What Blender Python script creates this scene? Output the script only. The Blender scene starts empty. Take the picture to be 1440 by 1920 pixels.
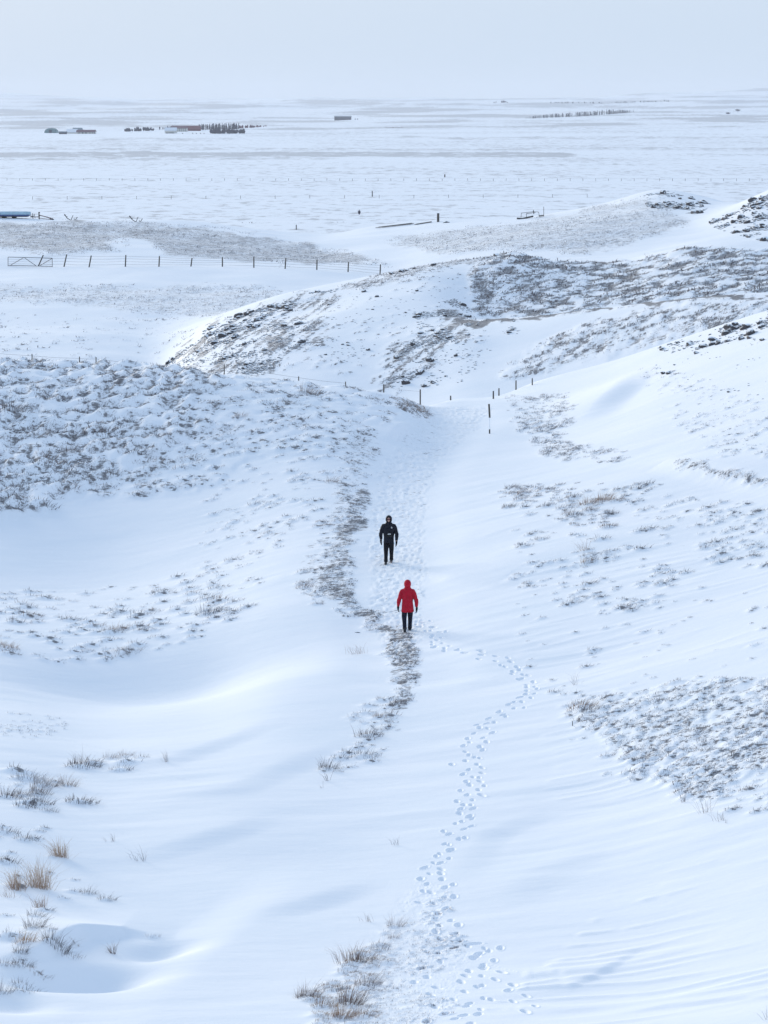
import bpy, bmesh, math, random
import numpy as np
from mathutils import Vector, Matrix, noise as mnoise
random.seed(7); rng = np.random.default_rng(7)
sc = bpy.context.scene
R = math.radians

# ------------------------------------------------------------------ camera
F_PX, CAM_Z = 4516.0, 17.5                 # focal length in photo pixels (1440 x 1920), eye height in metres
PITCH = math.atan(770.0 / F_PX)
cam_d = bpy.data.cameras.new('camera'); cam = bpy.data.objects.new('camera', cam_d)
sc.collection.objects.link(cam); sc.camera = cam
cam.location = (0, 0, CAM_Z); cam.rotation_euler = (R(90) - PITCH, 0, 0)
cam_d.sensor_fit = 'VERTICAL'; cam_d.sensor_height = 24.0; cam_d.lens = 24.0 * F_PX / 1920.0
cam_d.clip_start = 0.5; cam_d.clip_end = 60000

# ------------------------------------------------------------------ world, sun, exposure
SUN_EL, SUN_AZ = 13.5, -40.0               # azimuth from +Y towards +X: the light comes from the left, a little ahead
w = bpy.data.worlds.new('World'); sc.world = w; w.use_nodes = True
nt = w.node_tree; nt.nodes.clear()
out = nt.nodes.new('ShaderNodeOutputWorld'); bg = nt.nodes.new('ShaderNodeBackground')
sky = nt.nodes.new('ShaderNodeTexSky'); sky.sky_type = 'NISHITA'; sky.sun_disc = False
sky.sun_elevation = R(SUN_EL); sky.sun_rotation = R(SUN_AZ); sky.dust_density = 3.0; sky.air_density = 1.0
SKY_STR = 0.10
tc = nt.nodes.new('ShaderNodeTexCoord')
mp = nt.nodes.new('ShaderNodeMapping'); mp.inputs['Scale'].default_value = (1.2, 1.2, 9.0)
nz = nt.nodes.new('ShaderNodeTexNoise'); nz.inputs['Scale'].default_value = 1.7; nz.inputs['Detail'].default_value = 4
nt.links.new(tc.outputs['Generated'], mp.inputs[0]); nt.links.new(mp.outputs[0], nz.inputs[0])
cl = nt.nodes.new('ShaderNodeMix'); cl.data_type = 'RGBA'       # the closed cloud deck
cl.inputs[6].default_value = (5.6, 6.85, 8.4, 1); cl.inputs[7].default_value = (6.3, 7.3, 8.6, 1)
nt.links.new(nz.outputs[0], cl.inputs[0])
mx = nt.nodes.new('ShaderNodeMix'); mx.data_type = 'RGBA'; mx.inputs[0].default_value = 0.94
sx = nt.nodes.new('ShaderNodeSeparateXYZ'); nt.links.new(tc.outputs['Generated'], sx.inputs[0])
cv = nt.nodes.new('ShaderNodeMapRange'); cv.interpolation_type = 'SMOOTHSTEP'; cv.inputs[1].default_value = .04; cv.inputs[2].default_value = .55; cv.inputs[3].default_value = 0; cv.inputs[4].default_value = 1
nt.links.new(sx.outputs['Z'], cv.inputs[0]); hi = nt.nodes.new('ShaderNodeMix'); hi.data_type = 'RGBA'; nt.links.new(cv.outputs[0], hi.inputs[0]); nt.links.new(cl.outputs[2], hi.inputs[6]); hi.inputs[7].default_value = (5.0, 6.45, 8.45, 1)   # thinner, bluer overhead
nt.links.new(sky.outputs[0], mx.inputs[6]); nt.links.new(hi.outputs[2], mx.inputs[7])
nt.links.new(mx.outputs[2], bg.inputs[0]); bg.inputs[1].default_value = SKY_STR
nt.links.new(bg.outputs[0], out.inputs[0])
sd = bpy.data.lights.new('sun', 'SUN'); sd.energy = 2.9; sd.angle = R(24); sd.color = (1.0, 0.87, 0.66)
sun = bpy.data.objects.new('sun', sd); sc.collection.objects.link(sun)
sdir = Vector((math.sin(R(SUN_AZ)) * math.cos(R(SUN_EL)), math.cos(R(SUN_AZ)) * math.cos(R(SUN_EL)), math.sin(R(SUN_EL))))
sun.rotation_euler = sdir.to_track_quat('Z', 'Y').to_euler()
vs = sc.view_settings; vs.view_transform = 'Standard'; vs.look = 'None'; vs.gamma = 1; vs.exposure = 0.12
vs.use_curve_mapping = False
sc.cycles.max_bounces = 6; sc.cycles.diffuse_bounces = 4; sc.cycles.volume_bounces = 2

# ------------------------------------------------------------------ projection helpers
CP, SP = math.cos(PITCH), math.sin(PITCH)
def slopes(px, py):                        # x/Y and z/Y of the sight line through a photo pixel
    u = (px - 720.0) / F_PX; v = (960.0 - py) / F_PX; d = CP + v * SP
    return u / d, (-SP + v * CP) / d
def to_px(x, Y, z):
    dz = z - CAM_Z; d = Y * CP - dz * SP; v = (Y * SP + dz * CP) / d
    return 720 + F_PX * x / d, 960 - F_PX * v

# ------------------------------------------------------------------ noise
def _h(xi, yi, s):
    h = (xi.astype(np.int64) * 374761393 + yi.astype(np.int64) * 668265263 + s * 974634777) & 0xffffffff
    h = ((h ^ (h >> 13)) * 1274126177) & 0xffffffff
    return (h ^ (h >> 16)) & 0xffff
def perlin(x, y, s=0):
    x0 = np.floor(x); y0 = np.floor(y); fx = x - x0; fy = y - y0
    u = fx * fx * fx * (fx * (fx * 6 - 15) + 10); v = fy * fy * fy * (fy * (fy * 6 - 15) + 10)
    def g(ix, iy, dx, dy):
        a = _h(ix, iy, s) * (2 * math.pi / 65536.0)
        return np.cos(a) * dx + np.sin(a) * dy
    n00 = g(x0, y0, fx, fy); n10 = g(x0 + 1, y0, fx - 1, fy); n01 = g(x0, y0 + 1, fx, fy - 1); n11 = g(x0 + 1, y0 + 1, fx - 1, fy - 1)
    return ((n00 * (1 - u) + n10 * u) * (1 - v) + (n01 * (1 - u) + n11 * u) * v) * 1.5
def fbm(x, y, s=0, o=3):
    t = 0; a = 1.0
    for i in range(o):
        t = t + a * perlin(x * 2 ** i, y * 2 ** i, s + i * 17); a *= .5
    return t
WA = R(20); WC, WS = math.cos(WA), math.sin(WA)          # the wind that laid the drifts
def wind(x, y): return x * WC + y * WS, -x * WS + y * WC
def sstep(a, b, t):
    t = np.clip((t - a) / (b - a), 0, 1); return t * t * (3 - 2 * t)

# ------------------------------------------------------------------ the land, written as ridge and valley lines
# each line: (photo x, distance, photo y) or (photo x, distance, None, height)
def zl(Y, *p): return [(px, Y, None, z) for px, z in p]
def pl(Y, *p): return [(px, Y, py) for px, py in p]
LINES = [
 zl(26, (-200, 4.6), (720, 4.4), (1640, 4.8)),
 zl(38, (-200, 2.6), (300, 2.2), (720, 2.1), (1100, 2.1), (1640, 2.5)),
 zl(46, (-200, 1.9), (0, 1.6), (300, 1.15), (720, 1.0), (1100, 1.05), (1440, 1.5), (1640, 1.9)),
 zl(58, (-200, 1.2), (0, .95), (200, .6), (450, .55), (720, .35), (1000, .45), (1440, 1.3), (1640, 1.8)),
 zl(70, (-200, .3), (0, .1), (200, -.35), (400, -.3), (520, .08), (720, .05), (1000, .35), (1440, 1.5), (1640, 2.2)),
 zl(88, (-200, 0), (0, -.3), (200, -.5), (400, -.2), (570, .40), (730, .45), (1000, 1.2), (1440, 2.3), (1640, 3.2)),
 zl(103, (-200, 1.4), (0, 1.0), (200, .6), (400, .7), (600, 1.25), (760, .85), (950, 1.3), (1200, 2.4), (1440, 3.6), (1640, 4.8)),
 [(-200, 122, 676), (0, 122, 682), (290, 122, 692), (420, 121, 705), (600, 122, 724), (720, 123, 738), (785, 124, 760), (830, 127, 762), (920, 128, 760), (1000, 130, 752), (1130, 130, 725), (1250, 130, 680), (1440, 128, 625), (1640, 126, 560)],
 [(-200, 131, None, 2.3), (290, 131, None, 2.0), (600, 131, None, 1.0), (720, 131, None, .5), (785, 132, None, .6), (840, 134, 746), (925, 136, 742), (1000, 138, 717), (1130, 139, 682), (1250, 138, 642), (1320, 137, 620), (1440, 135, 582), (1640, 132, 520)],
 zl(152, (-200, -4), (300, -4), (720, -3.4), (830, -3.0), (1000, -2.6), (1130, -1.6), (1440, 1.4), (1640, 3.0)),
 [(-200, 178, None, -4), (240, 178, None, -4.4), (290, 178, None, -4.6), (350, 180, 704), (450, 182, 660), (600, 182, 630), (720, 182, 620), (830, 182, 606), (900, 182, 598), (1000, 180, 590), (1140, 178, 572), (1300, 175, 560), (1440, 172, 553), (1640, 170, 548)],
 [(-200, 191, None, -3.8), (240, 191, None, -4.3), (290, 191, None, -4.6), (350, 191, 672), (450, 191, 625), (600, 191, 592), (720, 191, 574), (800, 191, 572), (850, 191, 580), (900, 191, 597), (940, 191, 604), (1000, 191, 601), (1140, 191, 588), (1300, 190, 572), (1440, 190, 566), (1640, 190, 560)],
 [(-200, 205, 658), (0, 205, 660), (230, 205, 668), (285, 200, 690), (350, 203, 648), (400, 205, 607), (450, 206, 584), (520, 207, 561), (600, 209, 545), (660, 210, 533), (720, 212, 518), (800, 214, 496), (900, 216, 478), (950, 217, 470), (1000, 217, 482), (1080, 218, 491), (1150, 219, 492), (1220, 219, 478), (1300, 218, 465), (1380, 217, 465), (1440, 216, 470), (1640, 214, 480)],
 pl(240, (-200, 575), (0, 575), (300, 577), (450, 575), (600, 568), (720, 545), (950, 512), (1150, 506), (1300, 492), (1440, 492), (1640, 495)),
 pl(280, (-200, 499), (0, 499), (300, 500), (450, 502), (600, 509), (720, 517), (830, 497), (950, 474), (1150, 468), (1300, 450), (1440, 432), (1640, 420)),
 pl(305, (-200, 456), (0, 458), (300, 463), (450, 474), (600, 486), (720, 478), (830, 458), (950, 440), (1200, 420), (1290, 417), (1380, 388), (1440, 358), (1640, 300)),
 pl(350, (-200, 408), (0, 409), (290, 415), (450, 428), (600, 440), (700, 428), (820, 417), (985, 409), (1080, 393), (1150, 379), (1200, 364), (1245, 356), (1290, 363), (1340, 374), (1440, 392), (1640, 392)),
 zl(400, (-200, -4), (720, -5.5), (1000, -4), (1245, -1), (1440, -1), (1640, -1)),
 zl(480, (-200, -9.3), (720, -9.6), (1640, -9)),
 zl(700, (-200, -10), (1640, -10)),
 zl(1200, (-200, -10), (1640, -10)),
 zl(1900, (-200, -10.5), (1640, -10)),
 zl(2500, (-200, -9), (500, -10), (900, -9), (1640, -5)),
 pl(3200, (-200, 231), (200, 232), (500, 228), (900, 226), (1200, 222), (1640, 220)),
 pl(4500, (-200, 216), (400, 217), (800, 208), (1200, 204), (1640, 202)),
 pl(7000, (-200, 200), (400, 196), (800, 197), (1100, 190), (1440, 186), (1640, 184)),
 pl(10500, (-200, 187), (0, 185), (400, 186), (700, 189), (900, 182), (1100, 180), (1300, 176), (1440, 170), (1640, 166)),
 zl(14000, (-200, -30), (1640, -30)),
]
def pchip(xs, ys, x):
    xs = np.asarray(xs, float); ys = np.asarray(ys, float); n = len(xs)
    h = np.diff(xs); d = np.diff(ys) / h
    m = np.zeros(n)
    if n > 2:
        a, b = d[:-1], d[1:]; w1 = 2 * h[1:] + h[:-1]; w2 = h[1:] + 2 * h[:-1]
        ok = a * b > 0
        with np.errstate(divide='ignore', invalid='ignore'):
            m[1:-1] = np.where(ok, (w1 + w2) / (w1 / np.where(ok, a, 1) + w2 / np.where(ok, b, 1)), 0)
    m[0], m[-1] = d[0], d[-1]
    x = np.clip(x, xs[0], xs[-1]); i = np.clip(np.searchsorted(xs, x, side='right') - 1, 0, n - 2)
    t = (x - xs[i]) / h[i]; t2 = t * t; t3 = t2 * t
    return (2*t3-3*t2+1)*ys[i] + (t3-2*t2+t)*h[i]*m[i] + (-2*t3+3*t2)*ys[i+1] + (t3-t2)*h[i]*m[i+1]

A_IN = 0.200
A = np.concatenate([-np.geomspace(.75, A_IN, 26)[:-1], np.linspace(-A_IN, A_IN, 640), np.geomspace(A_IN, .75, 26)[1:]])
Ys = [14.0, 18, 22, 25, 28, 31, 33, 34.5, 36, 37]
def run(y1, st):
    while Ys[-1] < y1: Ys.append(Ys[-1] + st)
run(39, .2); run(60, .09); run(84, .125); run(128, .17); run(228, .42); run(362, .8)
while Ys[-1] < 14000: Ys.append(Ys[-1] * 1.014)
YR = np.array(Ys)
LY = []; LZ = []
for ln in LINES:
    aa, yy, zz = [], [], []
    for p in ln:
        if p[2] is None:
            z = p[3]; d = p[1]; a = (p[0] - 720) / F_PX / 1.0
            # azimuth of the column that meets photo x at this depth and height
            dz = z - CAM_Z; a = (p[0] - 720) / F_PX * (d * CP - dz * SP) / d
        else:
            a, sz = slopes(p[0], p[2]); z = CAM_Z + sz * p[1]
        aa.append(a); yy.append(p[1]); zz.append(z)
    LY.append(pchip(aa, yy, A)); LZ.append(pchip(aa, zz, A))
LY = np.array(LY); LZ = np.array(LZ)
Z = np.empty((len(YR), len(A)))
for j in range(len(A)):
    Z[:, j] = pchip(np.concatenate([[5.0], LY[:, j]]), np.concatenate([[9.0], LZ[:, j]]), YR)
J0, J1 = 25, 25 + 640                      # the evenly spaced columns; outside them the land goes on level
def ease(G, n):
    for _ in range(n):
        P_ = np.pad(G, ((0, 0), (1, 1)), mode='edge'); G = (P_[:, :-2] + 2 * P_[:, 1:-1] + P_[:, 2:]) / 4
    return G
Z[:, J0:J1] = ease(Z[:, J0:J1], 110)
nr_ = int(np.searchsorted(YR, 118)); Zs = ease(Z[:nr_, J0:J1], 500)
wt_ = sstep(117, 92, YR[:nr_])[:, None]; Z[:nr_, J0:J1] = Z[:nr_, J0:J1] * (1 - wt_) + Zs * wt_
Z[:, :J0] = Z[:, J0:J0+1]; Z[:, J1:] = Z[:, J1-1:J1]
X = YR[:, None] * A[None, :]; YY = np.repeat(YR[:, None], len(A), 1)

def ground_z(x, y):                        # bilinear height of the land at a world point
    a = x / y; j = min(max(int(np.searchsorted(A, a)) - 1, 0), len(A) - 2); i = min(max(int(np.searchsorted(YR, y)) - 1, 0), len(YR) - 2)
    tj = (a - A[j]) / (A[j+1] - A[j]); ti = (y - YR[i]) / (YR[i+1] - YR[i])
    return (Z[i, j] * (1-tj) + Z[i, j+1] * tj) * (1-ti) + (Z[i+1, j] * (1-tj) + Z[i+1, j+1] * tj) * ti
def at_many(px, py, ymin=30.0, ymax=13000.0):   # where the sight lines through photo pixels first meet the land
    px = np.asarray(px, float); py = np.asarray(py, float)
    a, sz = slopes(px, py)
    j = np.clip(np.searchsorted(A, a) - 1, 0, len(A) - 2); tj = (a - A[j]) / (A[j+1] - A[j])
    i0 = np.searchsorted(YR, ymin); i1 = np.searchsorted(YR, ymax)
    outy = np.full(len(px), np.nan)
    prev = None
    for i in range(i0, i1):
        g = Z[i, j] * (1-tj) + Z[i, j+1] * tj - (CAM_Z + sz * YR[i])
        if prev is not None:
            hit = np.isnan(outy) & (g >= 0) & (prev < 0)
            if hit.any():
                t = -prev[hit] / (g[hit] - prev[hit]); outy[hit] = YR[i-1] + t * (YR[i] - YR[i-1])
            if i % 50 == 0 and not np.isnan(outy).any(): break
        prev = g
    return a * outy, outy, CAM_Z + sz * outy
def at(px, py, ymin=30.0, ymax=13000.0):
    x, y, z = at_many([px], [py], ymin, ymax)
    if np.isnan(y[0]):                     # just over a crest: take the nearest pixel below it
        for k in range(1, 40):
            x, y, z = at_many([px], [py + k], ymin, ymax)
            if not np.isnan(y[0]): break
    return Vector((float(x[0]), float(y[0]), float(z[0])))

# ------------------------------------------------------------------ folds, drifts and lips in the snow
def poly_side(P, i0, i1):                  # signed distance (left of the way the line runs is positive) for rows i0:i1
    best = np.full(X[i0:i1].shape, 1e9); sgn = np.ones_like(best); al = np.zeros_like(best); L = 0.0
    tot = sum((Vector(P[k+1]) - Vector(P[k])).length for k in range(len(P) - 1))
    for k in range(len(P) - 1):
        ax, ay = P[k]; bx, by = P[k+1]; dx, dy = bx - ax, by - ay; l2 = dx*dx + dy*dy; ll = math.sqrt(l2)
        t = np.clip(((X[i0:i1]-ax)*dx + (YY[i0:i1]-ay)*dy) / l2, 0, 1)
        ex = X[i0:i1] - ax - t*dx; ey = YY[i0:i1] - ay - t*dy; d = np.hypot(ex, ey)
        m = d < best; best[m] = d[m]; sgn[m] = np.sign(dx*ey - dy*ex)[m]; al[m] = ((L + t*ll) / tot)[m]; L += ll
    return best * sgn, al
def world_line(pts): return [tuple(at(px, py)[:2]) for px, py in pts]
def rows_of(P, pad):
    ys = [p[1] for p in P]; return max(int(np.searchsorted(YR, min(ys) - pad)) - 1, 0), int(np.searchsorted(YR, max(ys) + pad)) + 1
def lip(pts, amp, back, edge):             # a drift: sharp face on the right of the line, long tail on its left
    P = world_line(pts); i0, i1 = rows_of(P, back * 3)
    s, al = poly_side(P, i0, i1); fade = np.sin(np.clip(al, 0, 1) * math.pi) ** 1.3
    prof = np.where(s > 0, np.exp(-(np.maximum(s, 0) / back) ** 1.3), sstep(-edge, 0, s))
    ends = (al > .002) & (al < .998)
    Z[i0:i1] += np.where(ends, amp * fade * prof, 0)
def trough(pts, depth, width, power=2):
    P = world_line(pts); i0, i1 = rows_of(P, width * 3)
    s, al = poly_side(P, i0, i1)
    Z[i0:i1] -= depth * np.exp(-np.abs(s / width) ** power)
def bump(px, py, amp, rx, ry, ang=0.0):
    c = at(px, py); i0 = max(int(np.searchsorted(YR, c.y - 3.2*max(rx, ry))) - 1, 0); i1 = int(np.searchsorted(YR, c.y + 3.2*max(rx, ry)))
    dx = X[i0:i1] - c.x; dy = YY[i0:i1] - c.y; ca, sa = math.cos(ang), math.sin(ang)
    u = (dx*ca + dy*sa) / rx; v = (-dx*sa + dy*ca) / ry
    Z[i0:i1] += amp * np.exp(-u*u - v*v)
bump(310, 1262, -.85, 4.8, 3.2, .4)
bump(150, 1040, -.7, 5.5, 8.0)
bump(560, 1300, .2, 3.6, 7.0, -.7)
bump(150, 1835, -.55, 1.15, .62, .55)      # the hollow under the lip, bottom left
bump(300, 1790, -.20, .9, .45, .9)
bump(20, 1880, -.18, .7, .5, .3)
lip([(-30, 1800), (70, 1795), (150, 1762), (230, 1752), (330, 1762)], .30, 1.3, .35)
lip([(240, 1990), (330, 1860), (420, 1790), (520, 1700), (640, 1600)][::-1], .11, 2.6, 1.4)
lip([(200, 1600), (300, 1588), (420, 1552), (500, 1515)], .09, 2.4, 1.0)
lip([(250, 1500), (420, 1478), (540, 1425), (680, 1370)], .09, 2.6, 1.1)
lip([(150, 1440), (290, 1428), (400, 1395), (520, 1340)], .10, 2.8, 1.0)
lip([(700, 1640), (560, 1690), (430, 1725)][::-1], .10, 2.0, .9)
lip([(905, 1720), (960, 1650), (1100, 1590), (1250, 1560)], .07, 2.8, 1.2)
lip([(820, 1660), (900, 1560), (1000, 1520), (1140, 1490)], .07, 2.6, .9)
lip([(930, 1855), (1060, 1848), (1140, 1810), (1200, 1765)], .05, 1.2, .25)
lip([(1130, 1900), (1250, 1885), (1400, 1868), (1500, 1862)], .05, 1.0, .25)
lip([(1150, 875), (1260, 868), (1330, 885), (1400, 897), (1500, 915), (1600, 925)], .45, 4.5, 1.6)
lip([(1080, 800), (1110, 770), (1150, 740), (1170, 700)], .5, 3.0, 2.0)
trough([(845, 758), (865, 790), (800, 850), (750, 930), (765, 1010), (735, 1090), (755, 1190), (765, 1260)], .12, 1.9, 4)
lip([(780, 1066), (850, 1084), (930, 1092), (1010, 1085)], .08, 1.4, .6)
lip([(720, 830), (745, 808), (780, 795)], .25, .8, .3)

XW, YW = wind(X, YY)
near = sstep(160, 90, YY); mid = sstep(60, 130, YY) * sstep(520, 380, YY)
Z += near * (.075 * fbm(XW / 14, YW / 6.5, 3, 2) + .022 * fbm(XW / 4.5, YW / 1.0, 5, 2) * sstep(-.4, .5, fbm(X / 9, YY / 9, 71, 2)))
Z += mid * (.35 * fbm(X / 22, YY / 22, 9, 3))* sstep(120, 150, YY)
far = sstep(2300, 4200, YY)
Z += far * sstep(13500, 9000, YY) * (YY / 7000) * (26 * fbm(X / 1300, YY / 2600, 31, 4))
PXG, PYG = to_px(X, YY, Z)

# ------------------------------------------------------------------ where grass, stubble and stones break the snow
# name: outline in the photograph, distance range, count, size range (m), clumpiness, bareness of the ground between, share of tan blades
REG = {
 'left_hill':   ([(-60,672),(140,678),(300,692),(430,712),(345,765),(390,800),(300,850),(130,925),(60,960),(-60,985)], (85,128), 2400, (.16,.34), .30, .24, .25),
 'left_crest':  ([(290,690),(430,705),(620,722),(735,742),(780,775),(700,800),(640,850),(500,850),(380,920),(120,945),(300,855),(395,800),(345,768),(430,722)], (85,128), 900, (.12,.26), .30, .08, .30),
 'bowl_right':  ([(360,930),(520,850),(640,830),(620,930),(540,1010),(480,1110),(420,1180),(340,1120),(390,1010)], (60,125), 190, (.09,.2), .20, .03, .3),
 'bowl_bottom': ([(-40,1110),(200,1100),(420,1070),(430,1160),(320,1220),(200,1240),(-40,1250)], (55,110), 210, (.1,.24), .25, .04, .4),
 'path_edge':   ([(640,815),(715,800),(700,850),(680,905),(650,980),(600,1090),(612,1140),(565,1105),(590,1020),(630,935),(635,860)], (65,128), 330, (.06,.16), .15, .2, .45),
 'verge':       ([(700,905),(690,960),(650,1040),(655,1110),(700,1160),(760,1185),(785,1230),(765,1320),(735,1330),(745,1250),(720,1190),(640,1140),(600,1090),(640,990),(675,920)], (55,125), 1600, (.035,.09), .10, .46, .2),
 'below_red':   ([(660,1330),(770,1300),(745,1370),(700,1420),(640,1450),(600,1470),(610,1440),(670,1400)], (50,80), 70, (.07,.16), .25, .06, .4),
 'low_left':    ([(-40,1550),(80,1540),(70,1600),(240,1650),(230,1700),(120,1720),(150,1790),(40,1870),(-40,1880)], (35,62), 26, (.07,.17), .10, .02, .4),
 'top_left':    ([(-40,1445),(110,1435),(230,1405),(285,1415),(200,1450),(160,1480),(170,1505),(60,1525),(-40,1510)], (45,70), 14, (.09,.22), .10, .03, .5),
 'speckle':     ([(-40,1350),(60,1338),(130,1355),(100,1380),(-40,1390)], (50,80), 120, (.03,.06), .2, .05, .2),
 'low_middle':  ([(570,1865),(640,1830),(660,1790),(690,1762),(730,1760),(735,1800),(700,1850),(715,1900),(690,1940),(620,1940),(575,1900)], (36,56), 150, (.04,.10), .05, .16, .95),
 'low_trample': ([(700,1770),(850,1660),(830,1740),(900,1765),(860,1800),(760,1850),(860,1890),(820,1920),(700,1925),(700,1850)], (36,60), 700, (.02,.05), .25, .04, .6),
 'gorse_bank':  ([(945,742),(1060,735),(1090,780),(1050,820),(1100,842),(1030,862),(1005,830),(970,790)], (100,135), 420, (.07,.16), .25, .12, .3),
 'under_bank':  ([(1040,835),(1120,835),(1190,858),(1130,868),(1040,862)], (90,130), 70, (.08,.16), .2, .06, .2),
 'right_upper': ([(1190,690),(1310,700),(1440,760),(1480,860),(1330,850),(1240,760)], (95,137), 260, (.06,.15), .4, .07, .15),
 'lip_line':    ([(1240,862),(1290,864),(1340,880),(1400,890),(1480,905),(1480,915),(1390,902),(1300,880)], (85,125), 110, (.07,.14), .1, .10, .3),
 'right_tufts': ([(920,915),(1120,905),(1240,915),(1160,955),(1130,990),(1060,985),(960,960)], (80,120), 150, (.09,.19), .25, .0, .45),
 'right_tufts2':([(960,990),(1100,1000),(1250,1040),(1290,1075),(1220,1140),(1120,1170),(960,1100)], (65,110), 170, (.08,.18), .3, .03, .25),
 'right_edge':  ([(1170,915),(1300,930),(1480,950),(1480,1080),(1330,1060),(1220,1000)], (75,120), 210, (.08,.17), .35, .06, .15),
 'right_lone':  ([(960,1110),(1480,1090),(1480,1300),(1240,1270),(1080,1330),(960,1300)], (55,95), 70, (.05,.13), .2, .0, .2),
 'heath':       ([(1060,1330),(1170,1300),(1300,1275),(1480,1270),(1480,1440),(1400,1450),(1330,1500),(1250,1480),(1190,1455),(1150,1400)], (48,80), 2100, (.05,.13), .45, .18, .12),
 'heath_edge':  ([(1040,1300),(1180,1290),(1200,1450),(1480,1440),(1480,1530),(1300,1510),(1150,1450),(1070,1380)], (45,80), 110, (.05,.13), .3, .03, .2),
 'second_band': ([(940,700),(1010,650),(1100,610),(1200,585),(1330,570),(1480,560),(1480,600),(1300,625),(1180,660),(1060,685),(960,712)], (140,185), 1300, (.12,.24), .4, .32, .12),
 'stripes':     ([(895,500),(950,472),(1080,493),(1150,494),(1300,466),(1480,470),(1480,545),(1300,560),(1140,572),(960,598),(900,590),(885,540)], (192,222), 3600, (.18,.42), .42, .42, .22),
 'hill_toe':    ([(285,690),(400,607),(450,584),(560,550),(640,545),(620,600),(600,650),(520,700),(420,705)], (150,212), 1100, (.12,.30), .38, .34, .05),
 'hill_fan':    ([(700,735),(730,660),(790,620),(850,590),(870,600),(860,650),(800,700),(740,740)], (140,212), 500, (.10,.26), .42, .36, .05),
 'hill_scatter':([(540,560),(700,520),(880,485),(880,560),(860,600),(980,600),(900,650),(760,720),(600,700)], (150,216), 420, (.10,.22), .45, .05, .05),
 'straw_bank':  ([(722,744),(765,750),(802,770),(798,786),(768,780),(748,762)], (105,128), 110, (.06,.15), .0, .34, .95),
 'rim':         ([(878,500),(905,480),(945,474),(925,490),(905,520),(902,570),(925,592),(905,592),(884,565)], (186,222), 260, (.10,.22), .05, .22, .5),
 'hill_crest':  ([(640,540),(720,515),(800,494),(940,472),(945,480),(860,495),(780,520),(690,545)], (196,222), 420, (.10,.24), .3, .42, .15),
 'dark_seam':   ([(815,585),(850,580),(885,600),(940,598),(1000,590),(1140,570),(1300,558),(1480,550),(1480,555),(1300,563),(1140,577),(1000,599),(940,608),(870,612)], (165,192), 520, (.08,.20), .15, .5, .1),
 'toe_field':   ([(-60,525),(140,538),(350,532),(500,540),(540,560),(470,575),(390,595),(250,585),(120,570),(-60,560)], (215,275), 1500, (.10,.22), .4, .34, .1),
 'dune_left':   ([(-60,411),(290,416),(400,428),(560,452),(660,478),(740,502),(640,492),(520,494),(400,485),(300,478),(275,450),(225,452),(210,478),(60,475),(-60,460)], (270,352), 4200, (.10,.22), .35, .48, .1),
 'dune_right':  ([(720,445),(860,428),(990,412),(1080,394),(1200,368),(1250,380),(1290,420),(1180,462),(1080,478),(960,466),(820,478),(740,460)], (245,352), 3000, (.10,.22), .4, .40, .25),
 'field_sparse':([(-60,590),(300,590),(440,580),(330,650),(290,672),(-60,668)], (185,260), 260, (.10,.26), .3, .06, .2),
 'far_stubble': ([(-60,430),(1300,400),(1300,380),(1000,388),(700,410),(-60,400)], (355,560), 500, (.15,.5), .5, .0, .1),
}
# how the cover streaks inside a patch: direction (dx, dy), length and width of a streak in photo pixels, threshold
STREAK = {'hill_toe': (.80, -.60, 60, 6.5, .02), 'hill_fan': (.80, -.60, 60, 8, .0), 'hill_scatter': (.85, -.5, 50, 7, .2), 'stripes': (1, -.16, 46, 5.2, .02),
          'second_band': (1, -.27, 36, 7, .0), 'left_hill': (1, -.10, 38, 10, .02), 'left_crest': (1, -.02, 40, 9, .05), 'heath': (1, -.27, 30, 8, -.1),  'right_tufts2': (1, -.18, 50, 9, .05), 'right_edge': (1, -.2, 50, 8, .0), 'dark_seam': (1, 0, 40, 5, -.5), 'path_edge': (1, -.1, 24, 9, -.35)}
def streak(name, px, py):
    if name not in STREAK: return np.ones(np.shape(px))
    dx, dy, L, W, th = STREAK[name]; n = math.hypot(dx, dy); dx, dy = dx/n, dy/n
    bend = 6 * fbm(px / 160, py / 90, 7, 2)
    u = px*dx + py*dy; v = -px*dy + py*dx + bend
    return sstep(th - .12, th + .22, fbm(u / L, v / W, len(name)*13, 3))
def in_poly(px, py, P):
    c = np.zeros(np.shape(px), bool); n = len(P)
    for i in range(n):
        x1, y1 = P[i]; x2, y2 = P[(i+1) % n]
        if y1 == y2: continue
        m = (y1 > py) != (y2 > py)
        c ^= m & (px < (x2-x1) * (py-y1) / (y2-y1) + x1)
    return c
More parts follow.
